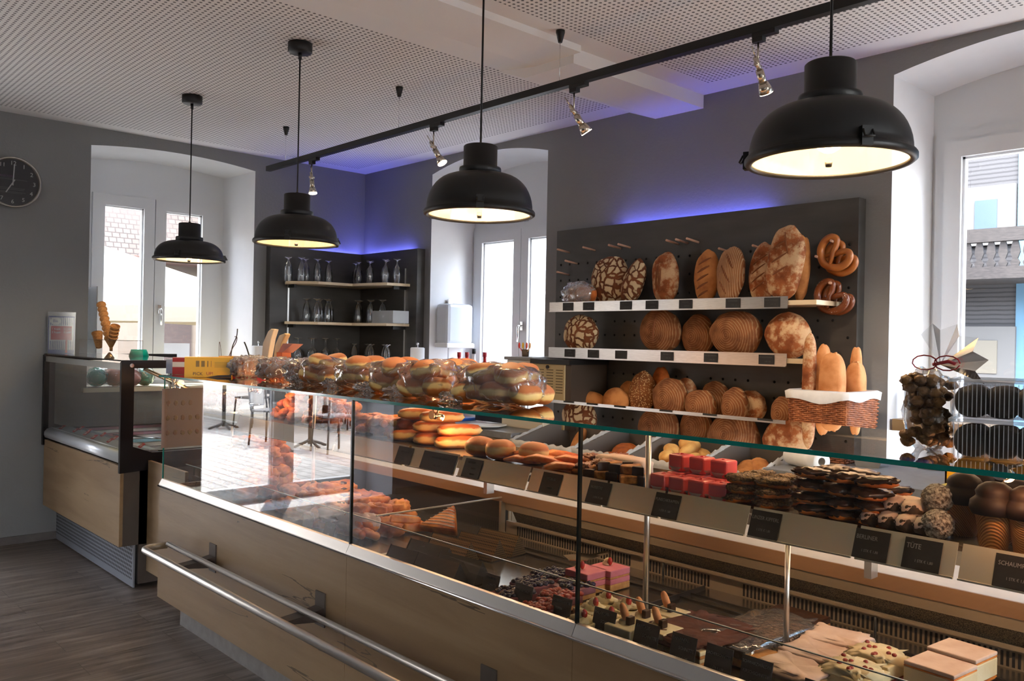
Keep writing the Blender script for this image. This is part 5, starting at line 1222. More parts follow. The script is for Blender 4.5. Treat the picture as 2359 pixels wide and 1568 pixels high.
# sugared bars, coconut balls
gJ = 'sugar dusted chocolate bars on the upper shelf'
def B_bar():
    t = thing('sugared_bar', '', 'pastry'); ob('bar', MB().blob((0, 0, 0), (.06, .024, .022), p=2.6, amp=.15, seed=7, nu=24, nv=12), food('dark_bar', (.08, .05, .03), (.03, .02, .012), 40, .8), t)
    ob('sugar_coating', MB().blob((0, 0, .004), (.061, .025, .021), p=2.4, amp=.14, fr=10, seed=7, nu=32, nv=12, flat=-.25), SUG, t); return t
for k in range(7): place('bar', B_bar, (ux(2035, 2.10) + (k % 4)*.042, 2.09 + (k//4)*.03, SHZ+.022+(k//4)*.03), (0, 0, R(70)), gJ, gJ, 'pastry')
for (x, y, z, lb) in ((ux(2162, 2.06), 2.06, .034, 'lower grey coconut coated ball beside the sugared bars'), (ux(2160, 2.11), 2.11, .085, 'upper coconut coated ball resting behind the lower one')):
    ob('coconut_ball', MB().blob((x, y, SHZ+z), (.035, .035, .034), amp=.12, fr=16, seed=4, nu=36, nv=20), COCO, None, lb, 'sweet')
# chocolate cones
def B_cone():
    t = thing('chocolate_cone', '', 'pastry'); ob('waffle', MB().lathe([(.024, 0), (.026, .002), (.036, .075), (.037, .078), (.035, .078)], n=28), WAF, t)
    pr = [(.042, .070), (.047, .080), (.045, .096), (.036, .104), (.034, .108), (.036, .116), (.030, .126), (.018, .134), (.001, .137)]
    ob('chocolate_foam', MB().lathe(pr, n=28, caps=False), mat('dark_foam', (.008, .004, .0025), .6, spec=.15), t); return t
gK = 'chocolate dipped foam cones at the right of the upper shelf'
for k, (px_, y) in enumerate(((2222, 2.16), (2292, 2.07), (2262, 2.26), (2345, 2.16), (2372, 2.07), (2320, 2.28), (2410, 2.2), (2450, 2.1))): x = ux(px_, y); place('cone', B_cone, (x, y, SHZ), (0, 0, k), gK, gK, 'pastry', 1.08)
tc = thing('clear_lid', 'clear plastic sheet behind the nut cookie stack', 'plastic sheet', (-1.08, 2.2, SHZ))
ob('sheet', MB().box(-1.10, -1.02, 2.05, 2.30, SHZ, SHZ+.012), PLASTIC, tc)
# shelf trays
for i, (a, b) in enumerate(((-4.25, -3.46), (-3.45, -2.75), (-2.74, -2.33), (-2.32, -2.0), (-1.98, -1.54), (-1.53, -1.26), (-1.25, -1.06), (-1.05, -.84), (-.82, -.61), (-.60, .1))):
    ob('serving_tray', MB().box(a+.004, b-.004, 2.045, 2.35, SHZ-.0008, SHZ).box(a+.004, b-.004, 2.34, 2.345, SHZ, SHZ+.012), mat('tray_steel', (.38, .35, .31), .25, .8), None,
       ['steel tray under the left heap of puff pastries', 'steel tray under the second heap of puff pastries', 'steel tray under the long doughnuts', 'steel tray under the apricot twists', 'steel tray under nut cookies and nut corners', 'steel tray under the pink cubes', 'steel tray under the nut cookie stacks', 'steel tray under the dark chocolate cookie stacks', 'steel tray under the sugared bars', 'steel tray under the chocolate cones'][i], 'tray')
# ---------------------------------------------------------------- lower deck: baking moulds, cakes
DZ = .688
def dz_(px, py): p = onz(px, py, DZ); return p.x, p.y
MESHD = mat('dark_mould', (.028, .025, .022), .5, .4)
MESHB = mat('bronze_mesh', rough=.45, metal=.5); nt = MESHB.node_tree
v = N(nt, 'TexVoronoi', {'feature': 'DISTANCE_TO_EDGE'}, Vector=coords(nt), Scale=120); v.inputs['Randomness'].default_value = 0
setb(MESHB, Base_Color=ramp(nt, v.outputs[0], [(.12, (.17, .105, .045)), (.22, (.02, .014, .008))]))
for k, (x, y, m, lb) in enumerate(((945, 1315, MESHD, 'nearest dark prism cake mould by the front glass'), (990, 1298, MESHD, 'dark prism cake mould, second from the front glass'), (1040, 1283, MESHB, 'bronze mesh prism mould in the middle of the row'),
                                   (1105, 1278, MESHB, 'bright bronze mesh prism mould near the rear vent'), (1010, 1335, MESHD, 'dark prism mould right of the bronze ones'), (1150, 1268, MESHB, 'hindmost bronze mesh prism mould beside the vent'), (1062, 1330, MESHD, 'dark prism mould nearest the blueberry slices'))):
    q = onz(x, y, DZ); t = thing('cake_mould', lb, 'cake mould', (q.x, min(q.y, 2.32), DZ)); t.rotation_euler = (0, 0, R(-84))
    ob('prism', MB().prism([(-.045, 0), (.045, 0), (.0, .075)], 'y', -.10, .10), m, None, origin=(0, 0, 0)).parent = t
    bpy.data.objects[[o.name for o in t.children][0]].location = (0, 0, 0)
    e_ = ob('end_cap', MB().prism([(-.047, 0), (.047, 0), (.0, .078)], 'y', -.104, -.10), MESHD, None, origin=(0, 0, 0)); e_.parent = t; e_.location = (0, 0, 0)
SPG = food('sponge', srgb(215, 160, 95), srgb(190, 130, 70), 60, .9)
def slab(nm, label, x, y, w_, d_, layers, rz=0, cat='cake', grp=None, top=None, z=DZ):
    """layered cake; layers: (material, thickness, name)"""
    t = thing(nm, label, cat, (x, y, z), grp); t.rotation_euler = (0, 0, R(rz)); zz = 0; used = {}
    for m, h, pn_ in layers:
        o = ob(pn_, MB().box(-w_/2, w_/2, -d_/2, d_/2, zz, zz+h), m, None, origin=(0, 0, 0), bev=.003); o.parent = t; o.location = (0, 0, 0); zz += h
    if top: top(t, zz)
    return t
def lp(t, name, mb, m, **k): o = ob(name, mb, m, None, origin=(0, 0, 0), **k); o.parent = t; o.location = (0, 0, 0); return o
def berries(n, r, m, w_, d_, seed, name='berry', jelly=None):
    def f(t, z):
        random.seed(seed); mb = MB()
        for i in range(n): mb.blob((random.uniform(-w_, w_)/2, random.uniform(-d_, d_)/2, z + r*.4), (r, r, r*.8), nu=10, nv=7, amp=.1, seed=i)
        lp(t, name + '_topping', mb, m)
    return f
BLUEB = food('blueberry', (.025, .018, .06), (.01, .008, .02), 30, .12); REDB = food('red_berry', (.45, .06, .03), (.22, .015, .01), 40, .2)
PCAKE = food('pink_cream', srgb(222, 130, 138), srgb(205, 112, 124), 14, .6); PALEP = food('mauve_cream', (.35, .13, .16), (.22, .07, .1), 25, .5)
P = lambda px, py: onz(px, py, DZ)
# blueberry and berry slices
for i in range(3): slab('blueberry_slice', ['blueberry slice nearest the front glass', 'middle blueberry slice between two others', 'blueberry slice farthest from the front glass'][i], *[dz_(1180, 1392), dz_(1228, 1368), dz_(1272, 1347)][i], .105, .115, [(SPG, .012, 'base'), (PALEP, .026, 'cream_layer')], 0, top=berries(60, .009, BLUEB, .095, .105, i, 'blueberry'))
for i in range(3): slab('berry_slice', ['red berry slice nearest the front glass', 'middle red berry slice in its row', 'red berry slice farthest from the front glass'][i], *[dz_(1252, 1424), dz_(1290, 1398), dz_(1322, 1374)][i], .095, .105, [(SPG, .014, 'base'), (PALEP, .024, 'cream_layer')], 0, top=berries(38, .010, REDB if i != 2 else BLUEB, .085, .095, 10+i, 'red_berry'))
# pink strawberry cake
def straw(pts, cream=True, m=None):
    def f(t, z):
        for k, (x, y) in enumerate(pts):
            if cream: lp(t, 'cream_swirl', MB().lathe([(.016, 0), (.018, .006), (.012, .011), (.013, .015), (.004, .022), (.0005, .024)], (x, y, z), 14), CREAMF)
            lp(t, 'strawberry', MB().blob((x+.014, y-.004, z+.014), (.009, .008, .014), amp=.05, seed=k, nu=12, nv=8), mat('strawberry_red', (.45, .03, .02), .2))
    return f
pkm = [(SPG, .022, 'sponge_base'), (PCAKE, .018, 'pink_layer'), (SPG, .006, 'sponge_layer'), (PCAKE, .022, 'pink_top')]
slab('strawberry_cream_cake', 'tall pink strawberry cream cake piece in front of the rear vent', *dz_(1350, 1358), .10, .10, pkm, 0, top=straw([(-.02, -.01)]))
slab('strawberry_cream_cake', 'second tall pink cream cake piece beside the post', *dz_(1402, 1350), .10, .10, pkm, 0, top=straw([(-.015, .01)]))
st_ = thing('steel_scoop', 'small shiny steel cake server behind the blueberry slices', 'cake server', (-2.02, 2.27, DZ+.04)); ob('blade', MB().prism([(-2.08, 2.20), (-2.02, 2.17), (-1.98, 2.22), (-1.99, 2.30), (-2.06, 2.28)], 'z', DZ+.05, DZ+.053).box(-2.03, -2.01, 2.28, 2.38, DZ+.045, DZ+.052), CHROME, st_)
# cream slices with strawberries
for i, (x, y, rz) in enumerate((dz_(1338, 1462) + (5,), dz_(1366, 1432) + (-4,), dz_(1400, 1455) + (5,), dz_(1395, 1415) + (0,), dz_(1440, 1430) + (6,))):
    slab('cream_slice', ['yellow cream slice at the glass joint', 'cream slice with a strawberry behind the front one', 'front cream slice with a halved strawberry', 'rear left cream slice', 'rear right nutty cream slice'][i], x, y, .085, .085, [(SPG, .010, 'sponge_base'), (CREAMF, .030, 'cream_layer')], rz, top=lambda t, z: (lp(t, 'cream_peak', MB().blob((0, 0, z), (.034, .03, .018), amp=.45, fr=9, seed=len(t.name), nu=26, nv=12, flat=0), CREAMF), straw([(0, 0)])(t, z+.008)))
BISC = food('sponge_finger', srgb(225, 160, 110), srgb(200, 130, 80), 30, .8)
def finger(pts):
    def f(t, z):
        for k, (x, y) in enumerate(pts):
            lp(t, 'sponge_finger', MB().blob((0, 0, 0), (.011, .010, .030), p=2.4, nu=14, nv=10).xf(Matrix.Translation((x, y, z+.024)) @ Matrix.Rotation(R(-25), 4, 'Y')), BISC)
            lp(t, 'chocolate_piece', MB().box(x+.012, x+.026, y-.012, y+.012, z, z+.022), CHOC, bev=.002)
            lp(t, 'cream_dab', MB().blob((x, y, z), (.018, .018, .014), amp=.3, fr=8, seed=k, nu=16, nv=10, flat=0), CREAMF)
    return f
for i, (x, y) in enumerate((dz_(1445, 1482), dz_(1482, 1465), dz_(1540, 1450), dz_(1520, 1490))):
    slab('sponge_finger_slice', ['front cream slice topped with a sponge finger', 'cream slice with upright sponge finger in the second row', 'rear cream slice with sponge finger and chocolate', 'chocolate sprinkled cream slice with a sponge finger'][i], x, y, .09, .09, [(SPG, .012, 'sponge_base'), (food('pale_cream', (.80, .66, .40), (.85, .74, .50), 25, .6), .042, 'cream_layer')], 0, top=finger([(-.01, 0)]))
COCOA = food('cocoa_powder', (.11, .028, .010), (.06, .014, .005), 18, .9, .01)
slab('tiramisu_slab', 'large cocoa dusted cream slab with layered cut edge', *dz_(1612, 1490), .20, .25, [(SPG, .012, 'sponge_base'), (CREAMF, .010, 'cream_layer'), (SPG, .008, 'sponge_layer'), (CREAMF, .012, 'top_cream')], -4, top=lambda t, z: lp(t, 'cocoa_topping', MB().blob((0, 0, z), (.104, .128, .011), p=7, amp=.4, fr=10, seed=3, nu=48, nv=12), COCOA))
slab('chocolate_slab', 'flat dark chocolate slab under cling film right of the cocoa slab', *dz_(1745, 1488), .16, .34, [(SPG, .02, 'sponge_base'), (food('dull_chocolate', (.055, .026, .022), (.04, .018, .014), 12, .25), .022, 'chocolate_top')], -3)
fl = thing('cling_film', 'cling film drawn over the flat chocolate slab', 'film', (*dz_(1750, 1485), DZ+.045)); ob('film', MB().blob((*dz_(1750, 1485), DZ+.024), (.095, .19, .028), p=6, amp=.2, fr=10, seed=2, nu=40, nv=14), FILMW, fl)
slab('tan_sponge_slice', 'plain tan sponge slice between chocolate slab and powdered slices', *dz_(1772, 1545), .10, .08, [(SPG, .04, 'sponge')], 5)
for i, (x, y, w_, d_) in enumerate((dz_(1830, 1575) + (.155, .13), dz_(1880, 1535) + (.155, .13), dz_(1925, 1500) + (.14, .11))):
    slab('powdered_slice', ['powdered puff slice nearest the front glass', 'powdered puff slice in the middle of its row', 'hindmost powdered puff slice under cling film'][i], x, y, w_, d_, [(GOLD, .010, 'pastry_base'), (CREAMF, .022, 'cream_layer')], 8*i-6, top=lambda t, z: lp(t, 'powdered_top', MB().blob((0, 0, z), (.078, .066, .016), p=6, amp=.35, fr=6, seed=len(t.name), nu=44, nv=12), SUG))
slab('dark_glazed_cake', 'dark glazed cake with a cream rosette at the back of the case', *dz_(1835, 1450), .16, .09, [(SPG, .03, 'sponge'), (CHOC, .018, 'glaze')], 0)
for i, (x, y) in enumerate((dz_(1965, 1590), dz_(2020, 1555))):
    slab('cranberry_cream_cake', ['yellow cream cake with red berries nearest the front glass', 'yellow cream cake with red berries behind the front one'][i], x, y, .12, .12, [(REDB, .015, 'berry_layer'), (CREAMF, .035, 'cream_layer')], -5, top=lambda t, z: (lp(t, 'cream_ridges', MB().blob((0, 0, z), (.055, .055, .014), p=4, amp=.5, fr=12, seed=5, nu=36, nv=10), CREAMF), berries(9, .006, REDB, .09, .09, 3, 'cranberry')(t, z+.012)))
for i, (x, y) in enumerate((dz_(2165, 1590), dz_(2215, 1555))):
    slab('white_topped_slice', ['white topped cream slice in front, right part of the lower case', 'white topped cream slice at the back, right part of the lower case'][i], x, y, .12, .115, [(GOLD, .008, 'pastry_base'), (food('pale_cream', (.80, .66, .40), (.85, .74, .50), 25, .6), .045, 'cream_layer'), (GOLD, .004, 'pastry_sheet'), (SUG, .010, 'white_top')], -6)
# cake price tags along the front glass
TM = Matrix.Rotation(R(-14), 4, 'X')
def ctag(px, w_, h_, lines, label, y=1.762, roll_=0):
    p = ony(px, 1400, y); return tag(Vector((p.x, y, .703)), w_, h_, lines, label, M=TM, chalk=CHALK)
ctag(957, .075, .062, [('HIMBEER', .011, 0), ('1 STK', .008, 0)], 'black price tag in front of the dark cake moulds')
ctag(700, .075, .062, [('PLUNDER', .011, 0), ('1 STK', .008, 0)], 'left black price tag before the lower left pastries')
ctag(750, .075, .062, [('TASCHERL', .011, 0), ('1 STK', .008, 0)], 'right black price tag before the lower left pastries')
ctag(1124, .072, .066, [('HEIDELBEER', .0105, -.02), ('SCHNITTE', .0105, .1), ('1 STK € 2,50', .008, .05)], 'black price tag left of the blueberry slices')
ctag(1199, .075, .066, [('BEERENSCHNITTE', .0105, 0), ('1 STK € 2,50', .008, .0)], 'black price tag before the blueberry slices')
ctag(1287, .075, .066, [('ERDBEERSCHNITTE', .0095, 0), ('TOPFEN', .009, -.1), ('1 STK € 2,50', .008, .1)], 'black price tag before the red berry slices left of the glass joint')
ctag(1386, .078, .070, [('MALAKOFF-', .012, -.12), ('SCHNITTE', .012, .16), ('1 STK € 2,50', .008, .05)], 'black price tag reading MALAKOFF-SCHNITTE before the cream slices')
ctag(1484, .078, .070, [('FANTASIE-', .012, -.12), ('SCHNITTE', .012, .16), ('1 STK € 2,80', .008, .0)], 'black price tag before the sponge finger slices')
ctag(1570, .074, .070, [('BANANEN-', .012, -.12), ('SCHNITTE', .012, .14), ('1 STK € 2,50', .008, .0)], 'black price tag reading BANANEN-SCHNITTE before the cocoa slab')
ctag(1652, .074, .070, [('SACHERSCHNITTE', .0098, 0), ('1 STK € 2,50', .008, .0)], 'black price tag reading SACHERSCHNITTE before the chocolate slab')
ctag(1739, .080, .070, [('SCHWARZWÄLDER', .0102, 0), ('KIRSCHSCHNITTE', .0102, 0), ('1 STK € 2,80', .008, .0)], 'black price tag reading KIRSCHSCHNITTE before the powdered slices')
ctag(1890, .080, .062, [('CREMESCHNITTE', .0105, 0), ('1 STK € 2,50', .008, .0)], 'black price tag at the bottom edge before the powdered slices')
# ---------------------------------------------------------------- goods standing on the top glass
TG = GT + .0015
def fr_cam(x, y): 
    v = Vector((x, y, 0)).normalized(); return math.atan2(v.x*1.0, 1e-9) if False else math.atan2(-v.x, v.y)
def carton(label, px0, px1, py0, py1, y, depth, m, name='carton', extra=None, z=TG):
    """box facing the shop, nearest face through the two points"""
    pc_ = ony((px0+px1)/2, py1, y); d = (pc_ - CAM).dot(_f)/FPX; w_ = (px1-px0)*d; h_ = (py1-py0)*d; a = fr_cam(pc_.x, pc_.y)
    t = thing(name, label, 'box', (pc_.x, y, z)); t.rotation_euler = (0, 0, a)
    lp(t, 'box', MB().box(-w_/2, w_/2, 0, depth, 0, h_), m, bev=.001)
    if extra: extra(t, w_, h_)
    return t
def ltext(t, s, size, M, m):
    d = thing('tmp', 'x', 'x'); o = text('lettering', s, size, M, m, d); o.parent = t; bpy.data.objects.remove(d); return o
DKP = mat('dark_print', (.02, .015, .012), .5); YD = mat('ochre_print', (.35, .22, .01), .5)
def pick(t, w_, h_):
    q = lambda x, z: frame_m((x, -.0006, z), (1, 0, 0), (0, 0, 1))
    ltext(t, 'PICK', h_*.22, q(-w_*.22, h_*.10), DKP); ltext(t, 'UP!', h_*.22, q(-w_*.22 + h_*.56, h_*.11), RED)
    b = MB(); random.seed(4)
    for k in range(26):
        if random.random() < .62: b.box(-w_*.26 + k*w_*.0125, -w_*.26 + (k+.6)*w_*.0125, -.0005, 0, h_*.52, h_*.82)
    lp(t, 'barcode', b, DKP); b = MB()
    for k in range(5): b.box(w_*.13, w_*.40, -.0005, 0, h_*(.5+.06*k), h_*(.52+.06*k))
    lp(t, 'small_print', b, YD); lp(t, 'dark_corner', MB().prism([(-.05*w_, 0), (w_*.49, 0), (w_*.49, h_*.12), (w_*.2, h_*.1)], 'y', -.0005, 0), DKP)
_wl = Matrix
def text_local(): pass
carton('yellow carton with dark PICK UP! lettering at the left on the counter glass', 428, 531, 821, 867, 1.82, .13, YEL, extra=pick)
carton('red and white carton behind the yellow one', 398, 429, 824, 863, 1.80, .10, RED, extra=lambda t, w_, h_: lp(t, 'white_band', MB().box(-w_/2-.0003, w_/2+.0003, -.0006, 0, h_*.45, h_*.75), WHITE))
carton('pale blue carton at the very left end of the counter glass', 383, 399, 826, 859, 1.80, .08, mat('pale_blue_card', (.35, .45, .62), .5))
carton('open yellow carton behind with tongs and slips standing in it', 506, 616, 808, 850, 2.10, .16, mat('amber_card', srgb(215, 150, 20), .5), 'open_carton')
carton('dark red carton behind the bagged loaves', 538, 612, 818, 852, 2.02, .06, RED)
def curvy(pts, r, m, name, label, cat, z0=None, parts=None):
    t = thing(name, label, cat, pts[0]); ob('body', MB().tube(crom(pts, 5), r, 7), m, t); return t
def Pp(px, py, y): return ony(px, py, y)
curvy([Pp(530, 835, 2.08), Pp(535, 800, 2.08), Pp(545, 775, 2.08), Pp(547, 757, 2.08)], .003, DKP, 'tongs', 'thin dark tongs standing in the open yellow carton', 'tongs')
curvy([Pp(524, 830, 2.08), Pp(534, 805, 2.1), Pp(543, 790, 2.1), Pp(546, 777, 2.1), Pp(541, 775, 2.1)], .0025, mat('brown_wire', (.10, .05, .04), .4), 'wire_loop', 'brown wire loop beside the thin tongs', 'wire tool')
curvy([Pp(504, 848, 2.09), Pp(505, 790, 2.09), Pp(508, 800, 2.09), Pp(512, 848, 2.09)], .0015, mat('brown_wire'), 'wire_clip', 'small wire clip left of the tongs', 'clip')
curvy([Pp(575, 822, 2.15), Pp(568, 800, 2.15), Pp(563, 788, 2.15)], .004, DKP, 'pen', 'dark pen leaning behind the open carton', 'pen')
def board(label, P0, y, w_, m):
    t = thing('wooden_paddle', label, 'wooden paddle', ony(*P0[0], y)); pts = [ony(a, b, y) for a, b in P0]; pr = [(p.x, p.z) for p in pts]
    ob('board', MB().prism(pr, 'y', y, y+w_), m, t, bev=.004); return t
board('pale wooden paddle handle standing at the left', [(602, 830), (605, 790), (617, 763), (624, 757), (631, 758), (624, 780), (615, 830)], 2.15, .03, SHELFW)
board('rounded orange brown wooden board edge right of the pale paddle', [(628, 835), (633, 795), (643, 772), (655, 767), (658, 770), (648, 790), (641, 835)], 2.12, .03, BOARDW)
hh = thing('red_paper_house', 'small red and orange folded card stand behind the bagged loaves', 'card stand', ony(655, 830, 2.1))
hp = [ony(a, b, 2.1) for a, b in ((640, 812), (652, 791), (674, 792), (665, 800), (650, 812))]; ob('roof', MB().prism([(p.x, p.z) for p in hp], 'y', 2.1, 2.16), mat('salmon_card', (.45, .14, .1), .6), hh)
hp = [ony(a, b, 2.1) for a, b in ((637, 835), (637, 811), (650, 811), (650, 835))]; ob('wall', MB().prism([(p.x, p.z) for p in hp], 'y', 2.1, 2.15), mat('orange_card', (.6, .12, .02), .6), hh)
# bagged loaves
for i, (px, pyb, y, lb) in enumerate(((530, 874, 1.93, 'bagged dark loaf nearest the yellow carton'), (592, 880, 1.93, 'bagged loaf in the middle of the three on the glass'), (654, 886, 1.93, 'bagged loaf with its cut end facing the shop'))):
    c = ony(px, pyb, y); x = c.x + .02; a = R(30)
    M_ = Matrix.Translation((x, y+.10, TG+.056)) @ Matrix.Rotation(a, 4, 'Z')
    b = thing('bread_loaf', lb.replace('bagged', 'brown loaf inside the') .replace('brown loaf inside the dark loaf', 'dark loaf inside the film'), 'bread', (x, y+.1, TG))
    b['label'] = ['dark tin loaf inside the film nearest the yellow carton', 'tin loaf inside the middle bag on the glass', 'tin loaf with pale cut end inside the right bag'][i]
    ob('crust', MB().blob((0, 0, -.003), (.044, .115, .044), p=3.6, amp=.10, seed=i, nu=28, nv=14).xf(M_), BR7, b)
    f = thing('plastic_bag', ['crinkled plastic bag around the dark loaf beside the yellow carton', 'crinkled plastic bag around the middle loaf of three', 'crinkled plastic bag around the loaf beside the first doughnut bag'][i], 'bag', (x, y+.1, TG))
    ob('film', MB().blob((0, 0, 0), (.053, .135, .054), p=3.2, amp=.35, fr=10, seed=i+3, nu=44, nv=22).xf(M_), FILML, f)
# bags of doughnuts
def bag(px, pyb, y, w_, h_, d_, lb, n, seed, two=True):
    c = ony(px, pyb, y); t = thing('plastic_bag', 'clear plastic bag ' + lb, 'bag', (c.x, y+d_/2, TG)); M_ = Matrix.Translation((c.x, y+d_/2, TG)) @ Matrix.Rotation(R(22), 4, 'Z')
    ob('film', MB().blob((0, 0, h_/2), (w_/2, d_/2, h_/2), p=2.7, amp=.16, fr=6, seed=seed, nu=52, nv=26).xf(M_), FILMW, t)
    ob('bag_tail', MB().blob((-w_*.50, -d_*.30, .02), (.045, .03, .018), p=2.2, amp=.9, fr=18, seed=seed, nu=30, nv=16).xf(M_), FILMW, t)
    k = 0; nx = n
    for L in range(2 if two else 1):
        m = nx - L*1
        for r_ in range(2):
            for i in range(m):
                x = (i - (m-1)/2)*.108; yy = -d_*.19 + r_*.105
                p = M_ @ Vector((x, yy, .042 + L*.062))
                place('berl', B_berliner, p, (R(random.uniform(-14, 14)), R(random.uniform(-14, 14)), random.uniform(0, 6)), 'doughnut packed in the bag ' + lb, 'doughnuts in the bag ' + lb, 'doughnut', 1.0)
random.seed(8)
bag(702, 891, 1.92, .22, .125, .22, 'farthest left of the doughnut bags', 2, 1)
bag(787, 893, 1.90, .23, .12, .22, 'second of the doughnut bags from the left', 2, 2)
bag(868, 903, 1.88, .24, .13, .22, 'third of the doughnut bags with a twisted corner', 2, 3)
bag(940, 917, 1.83, .22, .14, .20, 'of stacked doughnuts in front of the rear one', 2, 4)
bag(1012, 903, 2.08, .20, .14, .17, 'behind, below the third pendant lamp', 2, 5)
bag(1098, 930, 1.84, .30, .14, .22, 'largest and nearest, at the right end of the doughnut row', 3, 6)
# chocolate cookies in clamshell boxes, cookie bag with ribbon
DKC = food('dark_cookie', (.035, .018, .010), (.015, .008, .005), 30, .6)
RIBP = thin_glass('ribbed_clear_plastic', (.92, .92, .92), 1.4, .08, .01, .5); nt = RIBP.node_tree
wv_ = N(nt, 'TexWave', {'bands_direction': 'X'}, Vector=coords(nt), Scale=42); bb = bump(nt, wv_.outputs[0], .004)
for n_ in nt.nodes:
    if n_.bl_idname in ('ShaderNodeBsdfGlossy', 'ShaderNodeFresnel'): nt.links.new(bb, n_.inputs['Normal'])
bx0, by0 = -.70, 1.83
Mb = Matrix.Translation((-.655, 1.835, TG)) @ Matrix.Rotation(R(14), 4, 'Z')
for L, lb in enumerate(('lower clear ribbed plastic box of dark cookies', 'upper clear ribbed plastic box of dark cookies')):
    z0 = L*.081; t = thing('clamshell_box', lb, 'box', Mb @ Vector((.14, .08, z0)))
    m = MB(); W2_, D2_, H2_ = .29, .15, .078
    for r in ((0, W2_, 0, 0), (0, W2_, D2_, D2_), (0, 0, 0, D2_), (W2_, W2_, 0, D2_)):
        if r[2] == r[3]: m.quad((r[0], r[2], z0), (r[1], r[2], z0), (r[1], r[2], z0+H2_), (r[0], r[2], z0+H2_))
        else: m.quad((r[0], r[2], z0), (r[0], r[3], z0), (r[0], r[3], z0+H2_), (r[0], r[2], z0+H2_))
    m.quad((0, 0, z0+.001), (W2_, 0, z0+.001), (W2_, D2_, z0+.001), (0, D2_, z0+.001)).quad((0, 0, z0+H2_), (W2_, 0, z0+H2_), (W2_, D2_, z0+H2_), (0, D2_, z0+H2_)); ob('box', m.xf(Mb), RIBP, t)
    ob('rim', MB().box(-.006, W2_+.006, -.006, 0, z0+.072, z0+.079).box(-.006, 0, 0, D2_, z0+.072, z0+.079).box(0, W2_, D2_, D2_+.006, z0+.072, z0+.079).xf(Mb), thin_glass('clear_rim', (.85, .85, .85), 1.5, .2, .35), t)
    rb_ = MB()
    for k in range(36): rb_.box(.003 + k*.008, .0045 + k*.008, -.0012, .0, z0+.004, z0+.070)
    ob('front_ribs', rb_.xf(Mb), thin_glass('clear_rim'), t)
    for k in range(10):
        pp = Mb @ Vector((.035 + (k % 5)*.053, .04 + (k//5)*.068, z0+.032)); g = ('dark round cookies in the lower plastic box', 'dark round cookies in the upper plastic box')[L]
        place('dkc', simple('dark_cookie', MB().blob((0, 0, 0), (.034, .035, .033), p=2.3, amp=.10, seed=2, nu=20, nv=12), DKC), pp, (0, 0, k), g, g, 'cookie')
cb = thing('cookie_bag', 'cellophane bag of brown clusters tied with a red ribbon', 'bag', (-.76, 1.93, TG))
FILMC = thin_glass('light_film', (.97, .97, .97), 1.4, .1, .015, .7)
NUTB = food('brown_clusters', (.30, .15, .05), (.10, .045, .015), 45, .5, .01)
cbm = MB(); random.seed(2)
ob('film', MB().blob((-.735, 1.925, TG+.085), (.045, .06, .088), p=2.6, amp=.2, fr=6, seed=7, nu=36, nv=20), FILMC, cb)
for k in range(90): cbm.blob((-.735 + random.uniform(-.033, .033), 1.925 + random.uniform(-.045, .045), TG+.016+k*.00158), (.014, .014, .011), amp=.4, seed=k, nu=10, nv=7)
ob('nut_clusters', cbm, NUTB, cb, kind='stuff')
tx, ty, tz = -.715, 1.93, TG+.185
fan = MB()
for k in range(9):
    a = R(-30 + k*16); b2 = R(-30 + (k+1)*16); r1 = .075 + .018*(k % 2); r2 = .075 + .018*((k+1) % 2)
    fan.add([(tx, ty, tz), (tx + r1*math.sin(a), ty + (.012 if k % 2 else -.012), tz + r1*math.cos(a)), (tx + r2*math.sin(b2), ty + (-.012 if k % 2 else .012), tz + r2*math.cos(b2))], [(0, 1, 2)])
ob('bag_top', fan, thin_glass('cellophane', (.92, .92, .92), 1.5, .2, .16), cb)
RB = mat('red_ribbon', (.35, .02, .03), .35); rm = MB()
for s_, ox in ((1, 0), (-1, -.01)):
    rm.tube([(tx + ox - s_*.0 + .022*math.cos(a)*1.2 - s_*.028, ty-.012, tz + .004 + .016*math.sin(a)) for a in [i*.55 for i in range(12)]], .0016, 5)
rm.tube([(tx-.012, ty-.008, tz), (tx+.02, ty-.01, tz+.008), (tx+.035, ty-.012, tz+.003)], .004, 6); ob('ribbon', rm, RB, cb)
# ---------------------------------------------------------------- things on the ice cream case
IT = 1.3425
ps = thing('price_display', 'striped blue and red ice cream price card leaning in an acrylic holder', 'price display', (-6.45, 1.80, IT))
c = onz(140, 811, IT); 
q0, q1, q2 = onz(104, 811, IT), None, None
ax = Vector((.36, .93, 0)); x0 = Vector((-6.70, 1.70, IT)); pd = (x0 - CAM).dot(_f)/FPX
W3_, H3_ = 54*pd, 96*pd
up_ = Vector((.10, .30, 1)).normalized(); Mp = frame_m(x0, ax, up_)
ob('card', MB().box(0, W3_, 0, H3_*.9, 0, .002).xf(Mp), mat('card_white', (.42, .42, .44), .5), ps)
g = MB()
for k in range(14):
    g.box(W3_*(.01+k*.07), W3_*(.035+k*.07), H3_*.02, H3_*.30, .002, .0026).box(W3_*(.01+k*.07), W3_*(.035+k*.07), H3_*.68, H3_*.88, .002, .0026)
g.box(0, W3_, H3_*.87, H3_*.9, .002, .0028).box(0, W3_, H3_*.0, H3_*.09, .002, .0028).box(0, W3_*.03, 0, H3_*.9, .002, .0027).box(W3_*.97, W3_, 0, H3_*.9, .002, .0027)
ob('blue_stripes', g.xf(Mp), BLUE, ps); ob('red_panel', MB().box(W3_*.10, W3_*.90, H3_*.33, H3_*.66, .0026, .0032).box(W3_*.66, W3_*.74, H3_*.02, H3_*.34, .0026, .0032).xf(Mp), RED, ps)
ob('oval_badge', MB().lathe([(.001, 0), (W3_*.20, 0)], n=24, caps=False).xf(Mp @ Matrix.Translation((W3_*.27, H3_*.78, .0032)) @ Matrix.Scale(.8, 4, (0, 1, 0))), mat('card_white'), ps)
